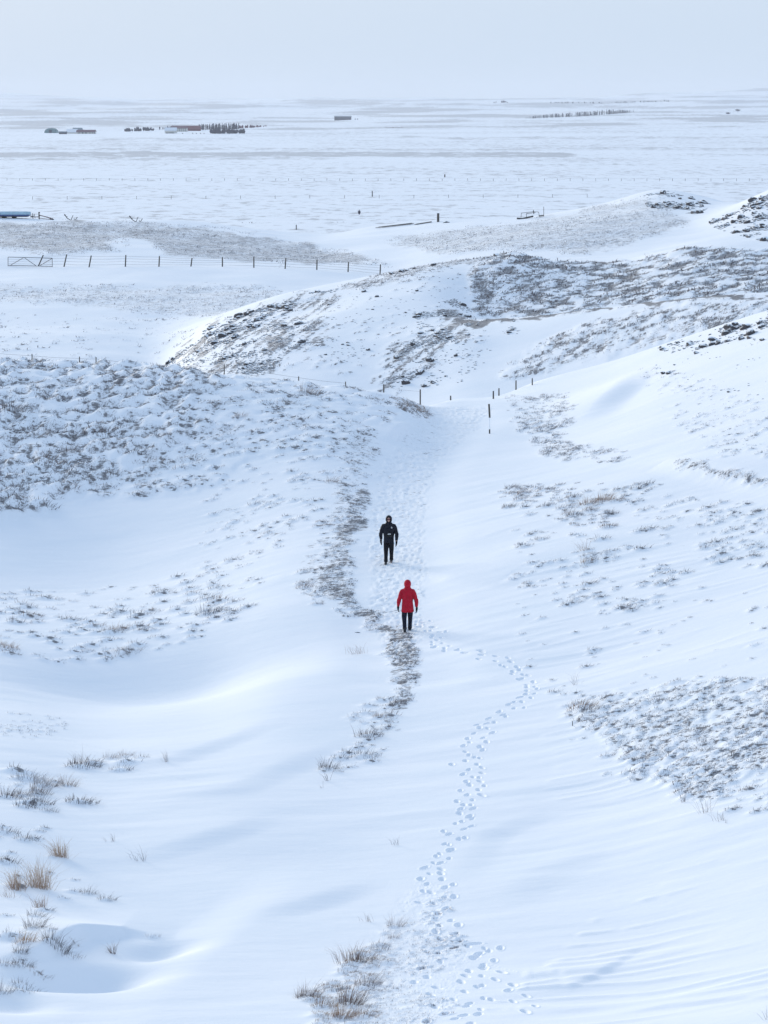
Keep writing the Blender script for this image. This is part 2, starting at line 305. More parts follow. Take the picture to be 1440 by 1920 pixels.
# bareness of the ground, with ragged borders
nx = 22 * fbm(PXG / 60, PYG / 22, 77, 3); ny = 8 * fbm(PXG / 70, PYG / 25, 91, 3)
BARE = np.zeros_like(Z); RELIEF = np.zeros_like(Z)
PT = {}
for name, (P, (y0, y1), cnt, sz, clump, bare, tan) in REG.items():
    i0, i1 = int(np.searchsorted(YR, y0)), int(np.searchsorted(YR, y1))
    if bare > 0:
        m = in_poly(PXG[i0:i1] + nx[i0:i1], PYG[i0:i1] + ny[i0:i1], P)
        sk = streak(name, PXG[i0:i1], PYG[i0:i1]); BARE[i0:i1] = np.maximum(BARE[i0:i1], m * (bare * (.25 + 1.35 * sk) if name in STREAK else bare))
        if name in ('stripes', 'left_hill', 'left_crest', 'second_band', 'heath'): RELIEF[i0:i1] += m * (1 - sk) * {'stripes': .16, 'left_hill': .24, 'left_crest': .08, 'second_band': .12, 'heath': .05}[name]
    xs = [p[0] for p in P]; ys = [p[1] for p in P]; n = cnt * 13
    qx = rng.uniform(min(xs), max(xs), n); qy = rng.uniform(min(ys), max(ys), n)
    k = in_poly(qx + 26 * fbm(qx / 45, qy / 20, 5, 2), qy + 9 * fbm(qx / 50, qy / 22, 6, 2), P); qx, qy = qx[k], qy[k]
    wx, wy, wz = at_many(qx, qy, y0, y1)
    k = ~np.isnan(wy); wx, wy, wz = wx[k], wy[k], wz[k]
    s = .045 * wy.mean()                                       # clumps scale with how far the patch is
    u, v = wind(wx, wy)
    d = fbm(u / (s*.9), v / (s*.35), 40 + len(PT), 2)
    k = d + rng.normal(0, .45, len(d)) > (clump - .30); qx2, qy2 = to_px(wx, wy, wz); k &= rng.random(len(d)) < .05 + .95 * streak(name, qx2, qy2); wx, wy = wx[k], wy[k]
    r = sz[0] + (sz[1]*1.15 - sz[0]) * rng.random(len(wx)) ** 2.6
    if y1 < 140 and sz[1] > .1 and name != 'heath': r = r * .80
    gap = 1.4 * (sz[0] * .6 + sz[1] * .4); seen = {}; keep = []      # no two clumps on one spot
    for q_ in range(len(wx)):
        c_ = (int(wx[q_] // gap), int(wy[q_] // (gap * 1.15)))
        if c_ in seen: continue
        seen[c_] = 1; keep.append(q_)
        if len(keep) >= cnt: break
    wx, wy, r = wx[keep], wy[keep], r[keep]
    PT[name] = np.stack([wx, wy, r], 1)
def blur(a, n):
    for _ in range(n):
        a = (np.roll(a, 1, 0) + np.roll(a, -1, 0) + 2*a) / 4; a = (np.roll(a, 1, 1) + np.roll(a, -1, 1) + 2*a) / 4
    return a
FARB = blur(BARE, 14); wf_ = sstep(225, 262, YY); BARE = blur(BARE, 1) * (1 - wf_) + FARB * wf_; Z += blur(RELIEF, 2)
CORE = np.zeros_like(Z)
for key, p in PT.items():                                      # dark root mats with soil shadow painted in, on the lee side of the tussocks
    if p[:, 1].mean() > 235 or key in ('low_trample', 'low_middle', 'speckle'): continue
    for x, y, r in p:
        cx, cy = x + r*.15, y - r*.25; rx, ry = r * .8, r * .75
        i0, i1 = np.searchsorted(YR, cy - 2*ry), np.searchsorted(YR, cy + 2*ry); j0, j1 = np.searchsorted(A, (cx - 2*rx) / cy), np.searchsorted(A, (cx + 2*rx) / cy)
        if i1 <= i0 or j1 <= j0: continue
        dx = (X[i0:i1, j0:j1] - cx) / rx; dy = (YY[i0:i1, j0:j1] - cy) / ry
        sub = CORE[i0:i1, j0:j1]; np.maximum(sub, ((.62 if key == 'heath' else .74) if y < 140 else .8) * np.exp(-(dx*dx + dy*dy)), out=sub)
BARE = np.maximum(BARE, np.where(CORE > .06, CORE, 0))  # the bare mask also carries the painted tussock shadow

# single tufts one can point at: x, y of the root, width and height in photo pixels, blades, tan share, kind, label
HERO = [
 (110,1606,40,44,90,.95,'tall','tall straw-coloured grass tuft standing upright above two others, lower left'),
 (68,1664,62,64,130,.95,'tall','largest and tallest straw-coloured grass tuft at the lower left'),
 (28,1668,44,52,80,.9,'tall','leaning straw grass tuft left of the largest one'),
 (70,1702,34,34,36,.75,'tall','thin sparse straw tuft just below the largest grass tuft'),
 (14,1682,30,22,14,.7,'tall','few slanting straw stems at the left edge below the tall grass'),
 (84,1474,30,22,80,.45,'low','rust-brown drooping tussock, darkest of the row below the hollow'),
 (73,1489,26,22,70,.4,'low','brown tussock hanging just below the rust-brown one'),
 (127,1474,22,20,60,.5,'low','small reddish tussock right of the rust-brown pair'),
 (155,1440,44,16,80,.35,'low','wide snow-capped tussock with pale stems above the reddish one'),
 (52,1462,44,16,70,.12,'low','wide grey snow-caked tussock, upper left of the rust-brown one'),
 (15,1496,34,18,70,.25,'low','domed dark tussock nearest the left edge below the hollow'),
 (43,1492,22,14,50,.35,'low','small brown tussock right of the domed dark one'),
 (47,1514,30,14,60,.25,'low','low round tussock under the domed dark one'),
 (77,1508,30,15,60,.2,'low','grey domed tussock right of the low round one'),
 (90,1522,24,11,50,.1,'low','lowest grey tussock of the cluster below the hollow'),
 (153,1506,42,11,80,.3,'low','flat brown tussock alone right of the cluster below the hollow'),
 (208,1422,20,14,50,.6,'low','rusty half tussock left of its neighbour, upper right of the cluster'),
 (236,1418,20,12,40,.85,'low','rust-tan tuft on the snow crest, right of its neighbour'),
 (228,1445,34,9,40,.1,'low','flat dark streak of grass under the rusty pair'),
 (264,1421,20,8,26,.1,'low','faint dark tuft, the rightmost below the hollow'),
 (310,1428,18,26,10,.5,'tall','few faint tall stems on open snow right of the rusty pair'),
 (150,1436,50,34,24,.6,'tall','pale thin stems rising from the wide snow-capped tussock'),
 (12,1562,36,9,40,.1,'low','dark flat tuft at the left edge above the tall straw'),
 (48,1576,30,14,40,.15,'low','dark tuft left of the upright straw tuft'),
 (75,1559,18,8,20,.1,'low','tiny dark tuft above the upright straw tuft'),
 (12,1618,34,14,50,.2,'low','dark grass mat at the left edge beside the straw tufts'),
 (165,1676,22,14,40,.05,'low','bluish grass tuft, left one of two on smooth snow'),
 (200,1688,26,12,40,.1,'low','bluish grass tuft, right one of two on smooth snow'),
 (67,1718,22,14,40,.15,'low','small dark tuft on the snow below the thin straw tuft'),
 (64,1740,26,26,60,.4,'low','brown tussock on the left side of the humpy snow rim'),
 (46,1768,26,20,70,.85,'low','tan-topped tussock on a snow hump, left of the blue hollow'),
 (38,1786,18,18,60,.15,'low','dark overhanging tussock under the tan-topped one'),
 (105,1776,36,26,70,.3,'low','bushy brown tuft above the blue hollow at lower left'),
 (10,1810,26,14,50,.5,'low','brown tuft at the left edge beside the blue hollow'),
 (40,1812,30,14,60,.1,'low','dark tuft between the left edge and the blue hollow'),
 (6,1862,22,24,70,.15,'low','black-brown tussock at the left edge beneath the blue hollow'),
 (50,1854,40,10,30,.2,'low','faint grass fringe at the lower rim of the blue hollow'),
 (211,1788,18,30,26,.5,'tall','wiry grass tuft on the rim above the blue hollow'),
 (286,1757,20,8,24,.25,'low','small dark tuft at the right end of the blue hollow rim'),
 (135,1796,30,12,24,.35,'low','low brown stems left of the wiry tuft on the rim'),
 (265,1614,42,34,12,.3,'tall','faint leaning dark stems on open snow right of the straw tufts'),
 (207,1578,30,28,8,.3,'tall','very faint stems on open snow above the leaning ones'),
 (615,1442,24,20,60,.35,'low','round brown tuft standing alone left of the verge end'),
 (613,1464,12,30,8,.3,'tall','few straight dark stems right under the round brown tuft'),
 (604,1478,12,18,3,.2,'tall','lone bent twig left of the straight dark stems'),
 (669,1344,14,16,3,.1,'tall','lone dark forked twig above the brown tufts in the middle'),
 (712,1346,18,10,40,.7,'low','rust-coloured tuft right of the lone forked twig'),
 (690,1382,34,18,60,.5,'low','slanting brown tuft below the rust-coloured one'),
 (728,1368,16,28,10,.4,'tall','upright thin stems right of the slanting brown tuft'),
 (686,1420,40,10,50,.15,'low','dark grass streak under the slanting brown tuft'),
 (668,1226,52,26,26,.75,'tall','faint straw fan on snow left of the verge strip below the red coat'),
 (735,1584,30,22,7,.4,'tall','few faint stems in the middle snow above the trail bend'),
 (685,1728,44,22,8,.5,'tall','faint leaning stems on snow left of the lone tan tuft'),
 (740,1738,22,22,60,.75,'low','lone tan-brown tuft above the bottom grass clump'),
 (737,1760,14,14,36,.8,'low','small tan tuft just under the lone tan-brown one'),
 (642,1808,62,50,28,.6,'tall','long faint wheat-coloured fan rising above the bottom grass clump'),
 (676,1804,30,28,90,.75,'low','tan bushy tuft, top of the bottom grass clump'),
 (712,1782,26,18,50,.6,'low','small brown tuft at the upper right of the bottom clump'),
 (688,1848,34,22,90,.7,'low','drooping tan-brown tuft in the middle of the bottom clump'),
 (576,1872,30,26,90,.45,'low','spiky dark-brown tuft, leftmost of the bottom clump'),
 (606,1888,34,18,70,.5,'low','brown tuft right of the spiky leftmost one'),
 (657,1884,30,34,110,.8,'low','big upright tan tuft in the bottom clump'),
 (630,1858,36,12,70,.05,'low','grey snow-caked mound of grass in the bottom clump'),
 (643,1910,28,30,90,.75,'low','tan tuft cut by the bottom edge'),
 (684,1908,36,16,60,.5,'low','low brown tuft right of the tan one at the bottom edge'),
 (1320,1524,32,40,12,.5,'tall','tall slanting dry stems right of centre under the heath patch'),
 (1348,1540,40,22,9,.4,'tall','flat fan of stems below the tall slanting ones'),
 (1363,1543,8,14,3,.2,'tall','single upright twig beside the flat fan of stems'),
 (1281,1504,16,24,12,.4,'tall','small pale upright stems left of the slanting dry ones'),
 (1091,1034,24,30,24,.8,'tall','thin tan stems standing on the slope right of the red coat'),
 (1076,1284,20,30,8,.4,'tall','few dark stems standing alone above the heath patch'),
 (1090,1328,40,16,70,.55,'low','reddish snow-capped tuft between footprints and heath patch'),
 (1106,1336,24,14,60,.15,'low','dark tuft at the right end of the reddish snow-capped one'),
 (1438,1912,20,34,6,.4,'tall','few stems in the bottom right corner of the photo'),
 (1064,964,16,12,50,.85,'low','round orange-brown tuft, lone dot right of the walkers'),
 (1104,946,24,16,60,.55,'low','darkest brown tussock of the cluster right of the walkers'),
 (1130,940,22,18,60,.6,'low','brown tussock right beside the darkest one of its cluster'),
 (1102,1056,18,10,40,.85,'low','tan tuft with snow tail, right of the red coat'),
 (622,905,16,12,50,.85,'low','orange-tan tuft alone left of the path edge fringe'),
 (578,740,24,16,60,.9,'low','golden tuft on the brow of the left hill'),
 (570,1102,22,14,60,.8,'low','rust-brown tuft at the lower left end of the path fringe'),
 (452,782,16,10,50,.7,'low','small orange-brown tuft on the left hill brow'),
 (130,850,24,16,60,.3,'low','large dark tuft low on the left hillside'),
 (24,772,30,16,70,.25,'low','large dark tussock near the left edge of the hillside'),
 (222,1183,22,12,50,.6,'low','reddish tuft in the middle of the near hollow rim'),
 (12,1215,28,14,60,.7,'low','red-brown tuft at the left edge of the near hollow rim'),
 (390,1152,32,16,70,.2,'low','dark tussock at the right end of the near hollow rim'),
]
HP = []
for h in HERO:
    q = at(h[0], h[1], 30, 140); HP.append((q.x, q.y, h[2] * q.y / F_PX * .5))
# snow heaped round every tussock, on the windward side
ALLP = np.concatenate([p for k, p in PT.items() if p[:, 1].mean() < 330] + [np.array([p for p, h in zip(HP, HERO) if h[6] == 'low']) * [1, 1, .6]])
MND = np.zeros_like(Z)
for x, y, r in ALLP:
    hgt = r * (.62 if y < 140 else .35); rx, ry = r * 1.7, r * .95
    cx, cy = x - WC * r * .7, y - WS * r * .7 + r * .25
    i0, i1 = np.searchsorted(YR, cy - 2.2*rx), np.searchsorted(YR, cy + 2.2*rx)
    if i1 <= i0: continue
    j0, j1 = np.searchsorted(A, (cx - 2.4*rx) / cy), np.searchsorted(A, (cx + 2.4*rx) / cy)
    if j1 <= j0: continue
    dx = X[i0:i1, j0:j1] - cx; dy = YY[i0:i1, j0:j1] - cy
    u = (dx*WC + dy*WS) / rx; v = (-dx*WS + dy*WC) / ry
    sub = MND[i0:i1, j0:j1]; np.maximum(sub, hgt * np.exp(-(u*u + v*v)), out=sub)
Z += MND
# wind-cut ripples
rip = 1 - np.abs(fbm(XW / 6.5, YW / .75 + .3 * fbm(XW/4, YW/3, 8, 2), 51, 1)); rip = sstep(.70, 1.0, rip) * sstep(-.3, .3, fbm(XW / 7, YW / 2, 58, 2))
low_right = in_poly(PXG + nx*3, PYG + ny*4, [(930,1900),(1100,1760),(1250,1640),(1500,1590),(1700,1590),(1700,2200),(900,2200)])
tufty = in_poly(PXG + nx*2, PYG + ny*2, [(900,900),(1500,880),(1700,1500),(1050,1560),(960,1100)])
lefty = in_poly(PXG + nx*2, PYG + ny*2, [(-300,690),(700,720),(640,900),(450,1200),(-300,1250)])
RIP = blur(low_right * 1.0 + tufty * .55 + lefty * .4, 6)
Z += rip * RIP * .032 * (YY < 128)
# trodden snow on the path
trod = blur(in_poly(PXG + nx*.5, PYG + ny*.5, [(800,765),(920,762),(900,800),(830,860),(805,930),(795,1010),(800,1070),(790,1180),(760,1260),(700,1190),(690,1020),(700,940),(715,880),(745,825),(785,782)]) * 1.0
            + in_poly(PXG + nx*.5, PYG + ny*.5, [(700,1760),(790,1640),(850,1670),(830,1760),(880,1790),(850,1900),(700,1930)]) * .2, 4) * (YY < 137)
Z += trod * (.028 * fbm(X / .24, YY / .42, 61, 2) + .012 * rng.normal(0, 1, Z.shape))
BARE = np.maximum(BARE, trod * .19)
# long bands of heath on the plain and the far hills
PXG, PYG = to_px(X, YY, Z)
bandn = fbm(X / 420, YY / 900, 13, 4)
def band(p0, p1, s, xr=(-400, 1900), k=0):
    yy = PYG + 2.5 * fbm(PXG / 210, PYG / 60, 200 + k, 2)
    return min(s * 1.9, .95) * (.8 + .5*fbm(PXG/60, PYG/3, 300+k, 2)) * sstep(p0 - 2, p0, yy) * sstep(p1 + 3, p1, yy) * sstep(xr[0] - 60, xr[0], PXG) * sstep(xr[1] + 60, xr[1], PXG) * (YY > 355)
FB = np.zeros_like(Z)
for k, b in enumerate([(277, 281, .30), (286, 293, .5, (-400, 1050)), (292, 299, .30, (-400, 600)), (262, 274, .20, (600, 1900)), (320, 328, .22, (500, 1900)), (310, 316, .16, (-400, 600)),
                       (346, 356, .18), (366, 372, .14), (382, 392, .16), (400, 412, .2), (256, 259, .30, (760, 1900)), (229, 233, .75, (-400, 90)), (226, 236, .42, (60, 250)),
                       (192, 195, .5, (290, 400)), (197, 200, .35, (400, 520)), (203, 206, .35, (170, 260)), (236, 242, .25, (950, 1130)), (195, 198, .4, (800, 960)), (198, 202, .3, (560, 740)), (258, 262, .3, (200, 420)),
                       (214, 218, .18, (650, 900)), (243, 247, .2, (560, 740)), (207, 211, .2, (1200, 1500)), (181, 184, .35, (1380, 1500)), (184, 186, .3, (1040, 1200))]):
    FB = np.maximum(FB, band(b[0], b[1], b[2], b[3] if len(b) > 3 else (-400, 1900), k))
FB = np.maximum(FB, (YY > 355) * (YY < 2400) * (.25 + .24 * np.clip(fbm(PXG / 420, PYG / 4.5, 15, 4), -1, 1)))
FB = np.maximum(FB, (YY >= 2400) * (.28 + .60 * sstep(-.2, .7, fbm(PXG / 230 + PYG / 40, PYG / 5.5, 19, 4))))
BARE = np.maximum(BARE, FB)

# ------------------------------------------------------------------ footprints: a finer mesh along the trail
TR = [(780,1170),(815,1180),(822,1210),(850,1222),(900,1222),(945,1240),(985,1270),(1000,1295),(950,1330),(905,1360),(893,1390),(880,1420),(895,1455),(882,1500),(872,1530),(850,1570),(830,1605),(818,1635),(815,1660),(828,1700)]
TR2 = [(828,1700),(842,1770),(885,1765),(905,1790),(880,1840),(895,1880),(850,1940)]
TR3 = [(842,1770),(800,1820),(780,1835),(840,1880),(800,1930)]
PRT = []
def walk(line, step, off, seed, jit=.03):
    rr = random.Random(seed); P = [at(*p) for p in line]; d = 0; side = 1; nxt = step * .3
    for k in range(len(P) - 1):
        a, b = P[k], P[k+1]; L = (b - a).length; t = b - a; t.z = 0; t.normalize()
        while nxt < L:
            q = a.lerp(b, nxt / L) + Vector((-t.y, t.x, 0)) * (side * off + rr.gauss(0, jit))
            PRT.append((q.x, q.y, math.atan2(t.y, t.x) + rr.gauss(0, .25) , rr.uniform(.8, 1.15))); side = -side; nxt += step * rr.uniform(.75, 1.25)
        nxt -= L
walk(TR, .44, .14, 1); walk(TR, .50, .19, 2, .12);
walk(TR2, .5, .13, 4); walk(TR2, .62, .17, 5, .07); walk(TR3, .55, .13, 6); 
walk([(1000,1900),(905,1790),(930,1775)], .5, .12, 7)
PR = np.array(PRT)
cell = np.zeros((len(YR)-1, len(A)-1), bool)
for x, y, a, s in PRT:
    i0, i1 = np.searchsorted(YR, y-.3) - 1, np.searchsorted(YR, y+.3); j0, j1 = np.searchsorted(A, (x-.3)/y) - 1, np.searchsorted(A, (x+.3)/y)
    cell[i0:i1, j0:j1] = True

# ------------------------------------------------------------------ materials
def mat(name, base=(.5,.5,.5), rough=.8, metal=0.0, var=.15, scale=8.0, bump=.0):
    m = bpy.data.materials.new(name); m.use_nodes = True; n = m.node_tree.nodes; l = m.node_tree.links
    b = n['Principled BSDF']; b.inputs['Roughness'].default_value = rough; b.inputs['Metallic'].default_value = metal
    t = n.new('ShaderNodeTexCoord'); z = n.new('ShaderNodeTexNoise'); z.inputs['Scale'].default_value = scale; z.inputs['Detail'].default_value = 5
    l.new(t.outputs['Object'], z.inputs[0])
    r = n.new('ShaderNodeValToRGB'); r.color_ramp.elements[0].position = .3; r.color_ramp.elements[1].position = .72
    r.color_ramp.elements[0].color = tuple(c*(1-var) for c in base) + (1,); r.color_ramp.elements[1].color = tuple(min(1, c*(1+var)) for c in base) + (1,)
    l.new(z.outputs[0], r.inputs[0]); l.new(r.outputs[0], b.inputs['Base Color'])
    if bump:
        u = n.new('ShaderNodeBump'); u.inputs['Strength'].default_value = bump; u.inputs['Distance'].default_value = .02; l.new(z.outputs[0], u.inputs['Height']); l.new(u.outputs[0], b.inputs['Normal'])
    return m
def snow_material():
    m = bpy.data.materials.new('wind_packed_snow'); m.use_nodes = True; n = m.node_tree.nodes; l = m.node_tree.links
    b = n['Principled BSDF']; b.inputs['Roughness'].default_value = .75; b.inputs['Specular IOR Level'].default_value = .25
    g = n.new('ShaderNodeNewGeometry'); at_ = n.new('ShaderNodeAttribute'); at_.attribute_name = 'bare'
    def noise(scale, det, vec, rough=.6):
        z = n.new('ShaderNodeTexNoise'); z.inputs['Scale'].default_value = scale; z.inputs['Detail'].default_value = det; z.inputs['Roughness'].default_value = rough; l.new(vec, z.inputs[0]); return z.outputs[0]
    def math_(op, a, b_=None, c=None):
        z = n.new('ShaderNodeMath'); z.operation = op
        for i, v in enumerate((a, b_, c)):
            if v is None: continue
            if isinstance(v, (int, float)): z.inputs[i].default_value = v
            else: l.new(v, z.inputs[i])
        return z.outputs[0]
    mp = n.new('ShaderNodeMapping'); mp.vector_type = 'TEXTURE'; mp.inputs['Rotation'].default_value = (0, 0, WA); mp.inputs['Scale'].default_value = (2.6, 1, 1); l.new(g.outputs['Position'], mp.inputs[0])
    mf = n.new('ShaderNodeMapping'); mf.inputs['Scale'].default_value = (.20, .11, .3); l.new(g.outputs['Position'], mf.inputs[0])
    dist = n.new('ShaderNodeVectorMath'); dist.operation = 'LENGTH'; l.new(g.outputs['Position'], dist.inputs[0])
    mr = n.new('ShaderNodeMapRange'); mr.inputs[1].default_value = 300; mr.inputs[2].default_value = 450; l.new(dist.outputs['Value'], mr.inputs[0])
    n1 = math_('ADD', math_('MULTIPLY', noise(2.6, 5, mp.outputs[0], .7), .45), math_('MULTIPLY', noise(11, 4, mp.outputs[0], .7), .55)); n2 = noise(1.0, 8, mf.outputs[0], .7)
    mixn = n.new('ShaderNodeMix'); l.new(mr.outputs[0], mixn.inputs[0]); l.new(n1, mixn.inputs[2]); l.new(n2, mixn.inputs[3])
    # bare where noise < threshold(bare)
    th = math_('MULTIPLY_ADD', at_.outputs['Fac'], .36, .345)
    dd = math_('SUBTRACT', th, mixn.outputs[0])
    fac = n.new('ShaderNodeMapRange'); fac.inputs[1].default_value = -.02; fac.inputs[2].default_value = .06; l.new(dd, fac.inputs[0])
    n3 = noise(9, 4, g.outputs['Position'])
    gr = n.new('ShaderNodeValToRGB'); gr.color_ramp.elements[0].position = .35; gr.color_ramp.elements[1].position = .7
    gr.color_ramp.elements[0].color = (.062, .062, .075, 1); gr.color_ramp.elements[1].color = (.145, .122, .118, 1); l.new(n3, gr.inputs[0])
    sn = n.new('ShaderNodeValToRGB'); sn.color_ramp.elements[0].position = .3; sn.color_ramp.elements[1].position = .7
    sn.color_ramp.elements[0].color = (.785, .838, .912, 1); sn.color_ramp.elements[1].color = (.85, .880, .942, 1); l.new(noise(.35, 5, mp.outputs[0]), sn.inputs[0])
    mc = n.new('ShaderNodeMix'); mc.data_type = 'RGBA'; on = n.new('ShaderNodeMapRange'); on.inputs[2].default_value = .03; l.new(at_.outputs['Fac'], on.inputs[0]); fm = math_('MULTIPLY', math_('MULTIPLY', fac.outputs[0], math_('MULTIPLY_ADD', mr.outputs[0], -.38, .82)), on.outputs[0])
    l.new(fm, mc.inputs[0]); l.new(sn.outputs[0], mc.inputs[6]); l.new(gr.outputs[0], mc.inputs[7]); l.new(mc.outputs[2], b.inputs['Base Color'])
    bp = n.new('ShaderNodeBump'); bp.inputs['Strength'].default_value = .5; bp.inputs['Distance'].default_value = .05
    hh = math_('MULTIPLY_ADD', noise(1.6, 6, mp.outputs[0]), 1.0, math_('MULTIPLY', noise(14, 3, g.outputs['Position']), .12))
    l.new(hh, bp.inputs['Height']); l.new(bp.outputs[0], b.inputs['Normal'])
    return m
M_SNOW = snow_material()

def mesh_np(name, V, F, mtl=None, smooth=True):            # F: (n,k) array
    me = bpy.data.meshes.new(name); V = np.asarray(V, np.float32); F = np.asarray(F, np.int32); n, k = F.shape
    me.vertices.add(len(V)); me.vertices.foreach_set('co', V.ravel())
    me.loops.add(n*k); me.loops.foreach_set('vertex_index', F.ravel())
    me.polygons.add(n); me.polygons.foreach_set('loop_start', np.arange(0, n*k, k, dtype=np.int32)); me.polygons.foreach_set('loop_total', np.full(n, k, np.int32))
    me.polygons.foreach_set('use_smooth', np.full(n, smooth)); me.update(calc_edges=True)
    if mtl: me.materials.append(mtl)
    return me
def link(name, me, parent=None, **kw):
    o = bpy.data.objects.new(name, me); sc.collection.objects.link(o)
    if parent: o.parent = parent
    for k, v in kw.items(): o[k] = v
    return o
def build_ground():
    nr, nc = Z.shape
    V = np.stack([X, YY, Z], -1).reshape(-1, 3)
    ii, jj = np.meshgrid(np.arange(nr-1), np.arange(nc-1), indexing='ij')
    keep = ~cell
    a = (ii*nc + jj)[keep]; F = np.stack([a, a+1, a+nc+1, a+nc], 1)
    bare = BARE.ravel()
    # fine cells
    ci, cj = np.nonzero(cell); KX, KY = 2, 4
    u = np.linspace(0, 1, KX+1); v = np.linspace(0, 1, KY+1); vv, uu = np.meshgrid(v, u, indexing='ij')
    def bil(G): return (G[ci, cj][:, None, None]*(1-uu)*(1-vv) + G[ci, cj+1][:, None, None]*uu*(1-vv) + G[ci+1, cj][:, None, None]*(1-uu)*vv + G[ci+1, cj+1][:, None, None]*uu*vv)
    fx, fy, fz, fb = bil(X).ravel(), bil(YY).ravel(), bil(Z).ravel(), bil(BARE).ravel()
    dz = np.zeros_like(fz)
    order = np.argsort(fy); sy = fy[order]
    for x, y, ang, s in PRT:
        k0, k1 = np.searchsorted(sy, y-.28), np.searchsorted(sy, y+.28); idx = order[k0:k1]
        dx = fx[idx]-x; dy = fy[idx]-y; ca, sa = math.cos(ang), math.sin(ang); q = (dx*ca+dy*sa)/(.135*s); p = (-dx*sa+dy*ca)/(.060*s)
        rr = np.sqrt(q*q+p*p)
        dz[idx] = np.minimum(dz[idx], -.055*s*sstep(1.3, .5, rr)) + .008*np.exp(-((rr-1.5)/.25)**2)
    fz = fz + dz * sstep(0, 1, 1.0)
    k = (KX+1)*(KY+1); base = len(V) + np.arange(len(ci))*k
    fv = np.stack([fx, fy, fz], 1); q = []
    for r in range(KY):
        for c in range(KX):
            o = r*(KX+1)+c; q.append(np.stack([base+o, base+o+1, base+o+KX+2, base+o+KX+1], 1))
    V = np.concatenate([V, fv]); F = np.concatenate([F] + q); bare = np.concatenate([bare, fb])
    # weld the duplicated rims of neighbouring fine cells
    key = np.round(V[len(X.ravel()):, :2] * 5000).astype(np.int64); kk = key[:, 0] * 100000007 + key[:, 1]
    _, first, inv = np.unique(kk, return_index=True, return_inverse=True)
    n0 = X.size; remap = np.concatenate([np.arange(n0), n0 + inv.ravel()])
    F = remap[F]; V = np.concatenate([V[:n0], V[n0:][first]]); bare = np.concatenate([bare[:n0], bare[n0:][first]])
    me = mesh_np('snow_ground', V, F, M_SNOW)
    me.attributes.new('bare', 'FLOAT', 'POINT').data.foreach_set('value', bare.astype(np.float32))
    return link('snow_ground', me, kind='structure', label='snow-covered ground: hollow, slopes, plain and far hills')
build_ground()

# ------------------------------------------------------------------ grass: tapered blades in clumps
def gz_many(x, y):
    a = x / y; j = np.clip(np.searchsorted(A, a) - 1, 0, len(A)-2); i = np.clip(np.searchsorted(YR, y) - 1, 0, len(YR)-2)
    tj = (a - A[j]) / (A[j+1]-A[j]); ti = (y - YR[i]) / (YR[i+1]-YR[i])
    return (Z[i,j]*(1-tj)+Z[i,j+1]*tj)*(1-ti) + (Z[i+1,j]*(1-tj)+Z[i+1,j+1]*tj)*ti
def blades(bx, by, bz, dx, dy, L, W, rise, curve, facing=None):
    """two-segment blades: base, a bend, a tip. Returns V (n*5,3), F tris (n*3)."""
    n = len(bx); pw = np.hypot(dx, dy) + 1e-6; ex, ey = dx/pw, dy/pw
    sa = rng.uniform(-.6, .6, n); sx, sy = np.cos(sa), np.sin(sa)   # broad side roughly across the view
    mx_, my_ = bx + dx*L*.45, by + dy*L*.45; mz = bz + rise*L*.55
    tx, ty = bx + dx*L*(1+curve), by + dy*L*(1+curve); tz = bz + rise*L*(1-.35*curve)
    V = np.empty((n, 5, 3))
    V[:,0] = np.stack([bx-sx*W, by-sy*W, bz-.03], 1); V[:,1] = np.stack([bx+sx*W, by+sy*W, bz-.03], 1)
    V[:,2] = np.stack([mx_+sx*W*.8, my_+sy*W*.8, mz], 1); V[:,3] = np.stack([mx_-sx*W*.8, my_-sy*W*.8, mz], 1)
    V[:,4] = np.stack([tx, ty, tz], 1)
    o = (np.arange(n)*5)[:, None]
    F = np.concatenate([o + [[0,1,2]], o + [[0,2,3]], o + [[3,2,4]]], 0)
    return V.reshape(-1, 3), F
def grass_material():
    m = bpy.data.materials.new('dry_grass'); m.use_nodes = True; n = m.node_tree.nodes; l = m.node_tree.links
    b = n['Principled BSDF']; b.inputs['Roughness'].default_value = .85; b.inputs['Specular IOR Level'].default_value = .2
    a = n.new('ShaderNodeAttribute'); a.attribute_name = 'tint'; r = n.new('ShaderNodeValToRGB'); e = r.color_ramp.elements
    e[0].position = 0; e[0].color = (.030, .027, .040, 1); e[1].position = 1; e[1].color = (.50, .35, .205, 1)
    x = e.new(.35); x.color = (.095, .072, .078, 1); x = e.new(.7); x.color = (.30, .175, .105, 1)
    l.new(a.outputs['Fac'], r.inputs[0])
    fr = n.new('ShaderNodeAttribute'); fr.attribute_name = 'frost'; mc = n.new('ShaderNodeMix'); mc.data_type = 'RGBA'
    l.new(fr.outputs['Fac'], mc.inputs[0]); l.new(r.outputs[0], mc.inputs[6]); mc.inputs[7].default_value = (.78, .82, .88, 1)
    l.new(mc.outputs[2], b.inputs['Base Color']); return m
M_GRASS = grass_material()
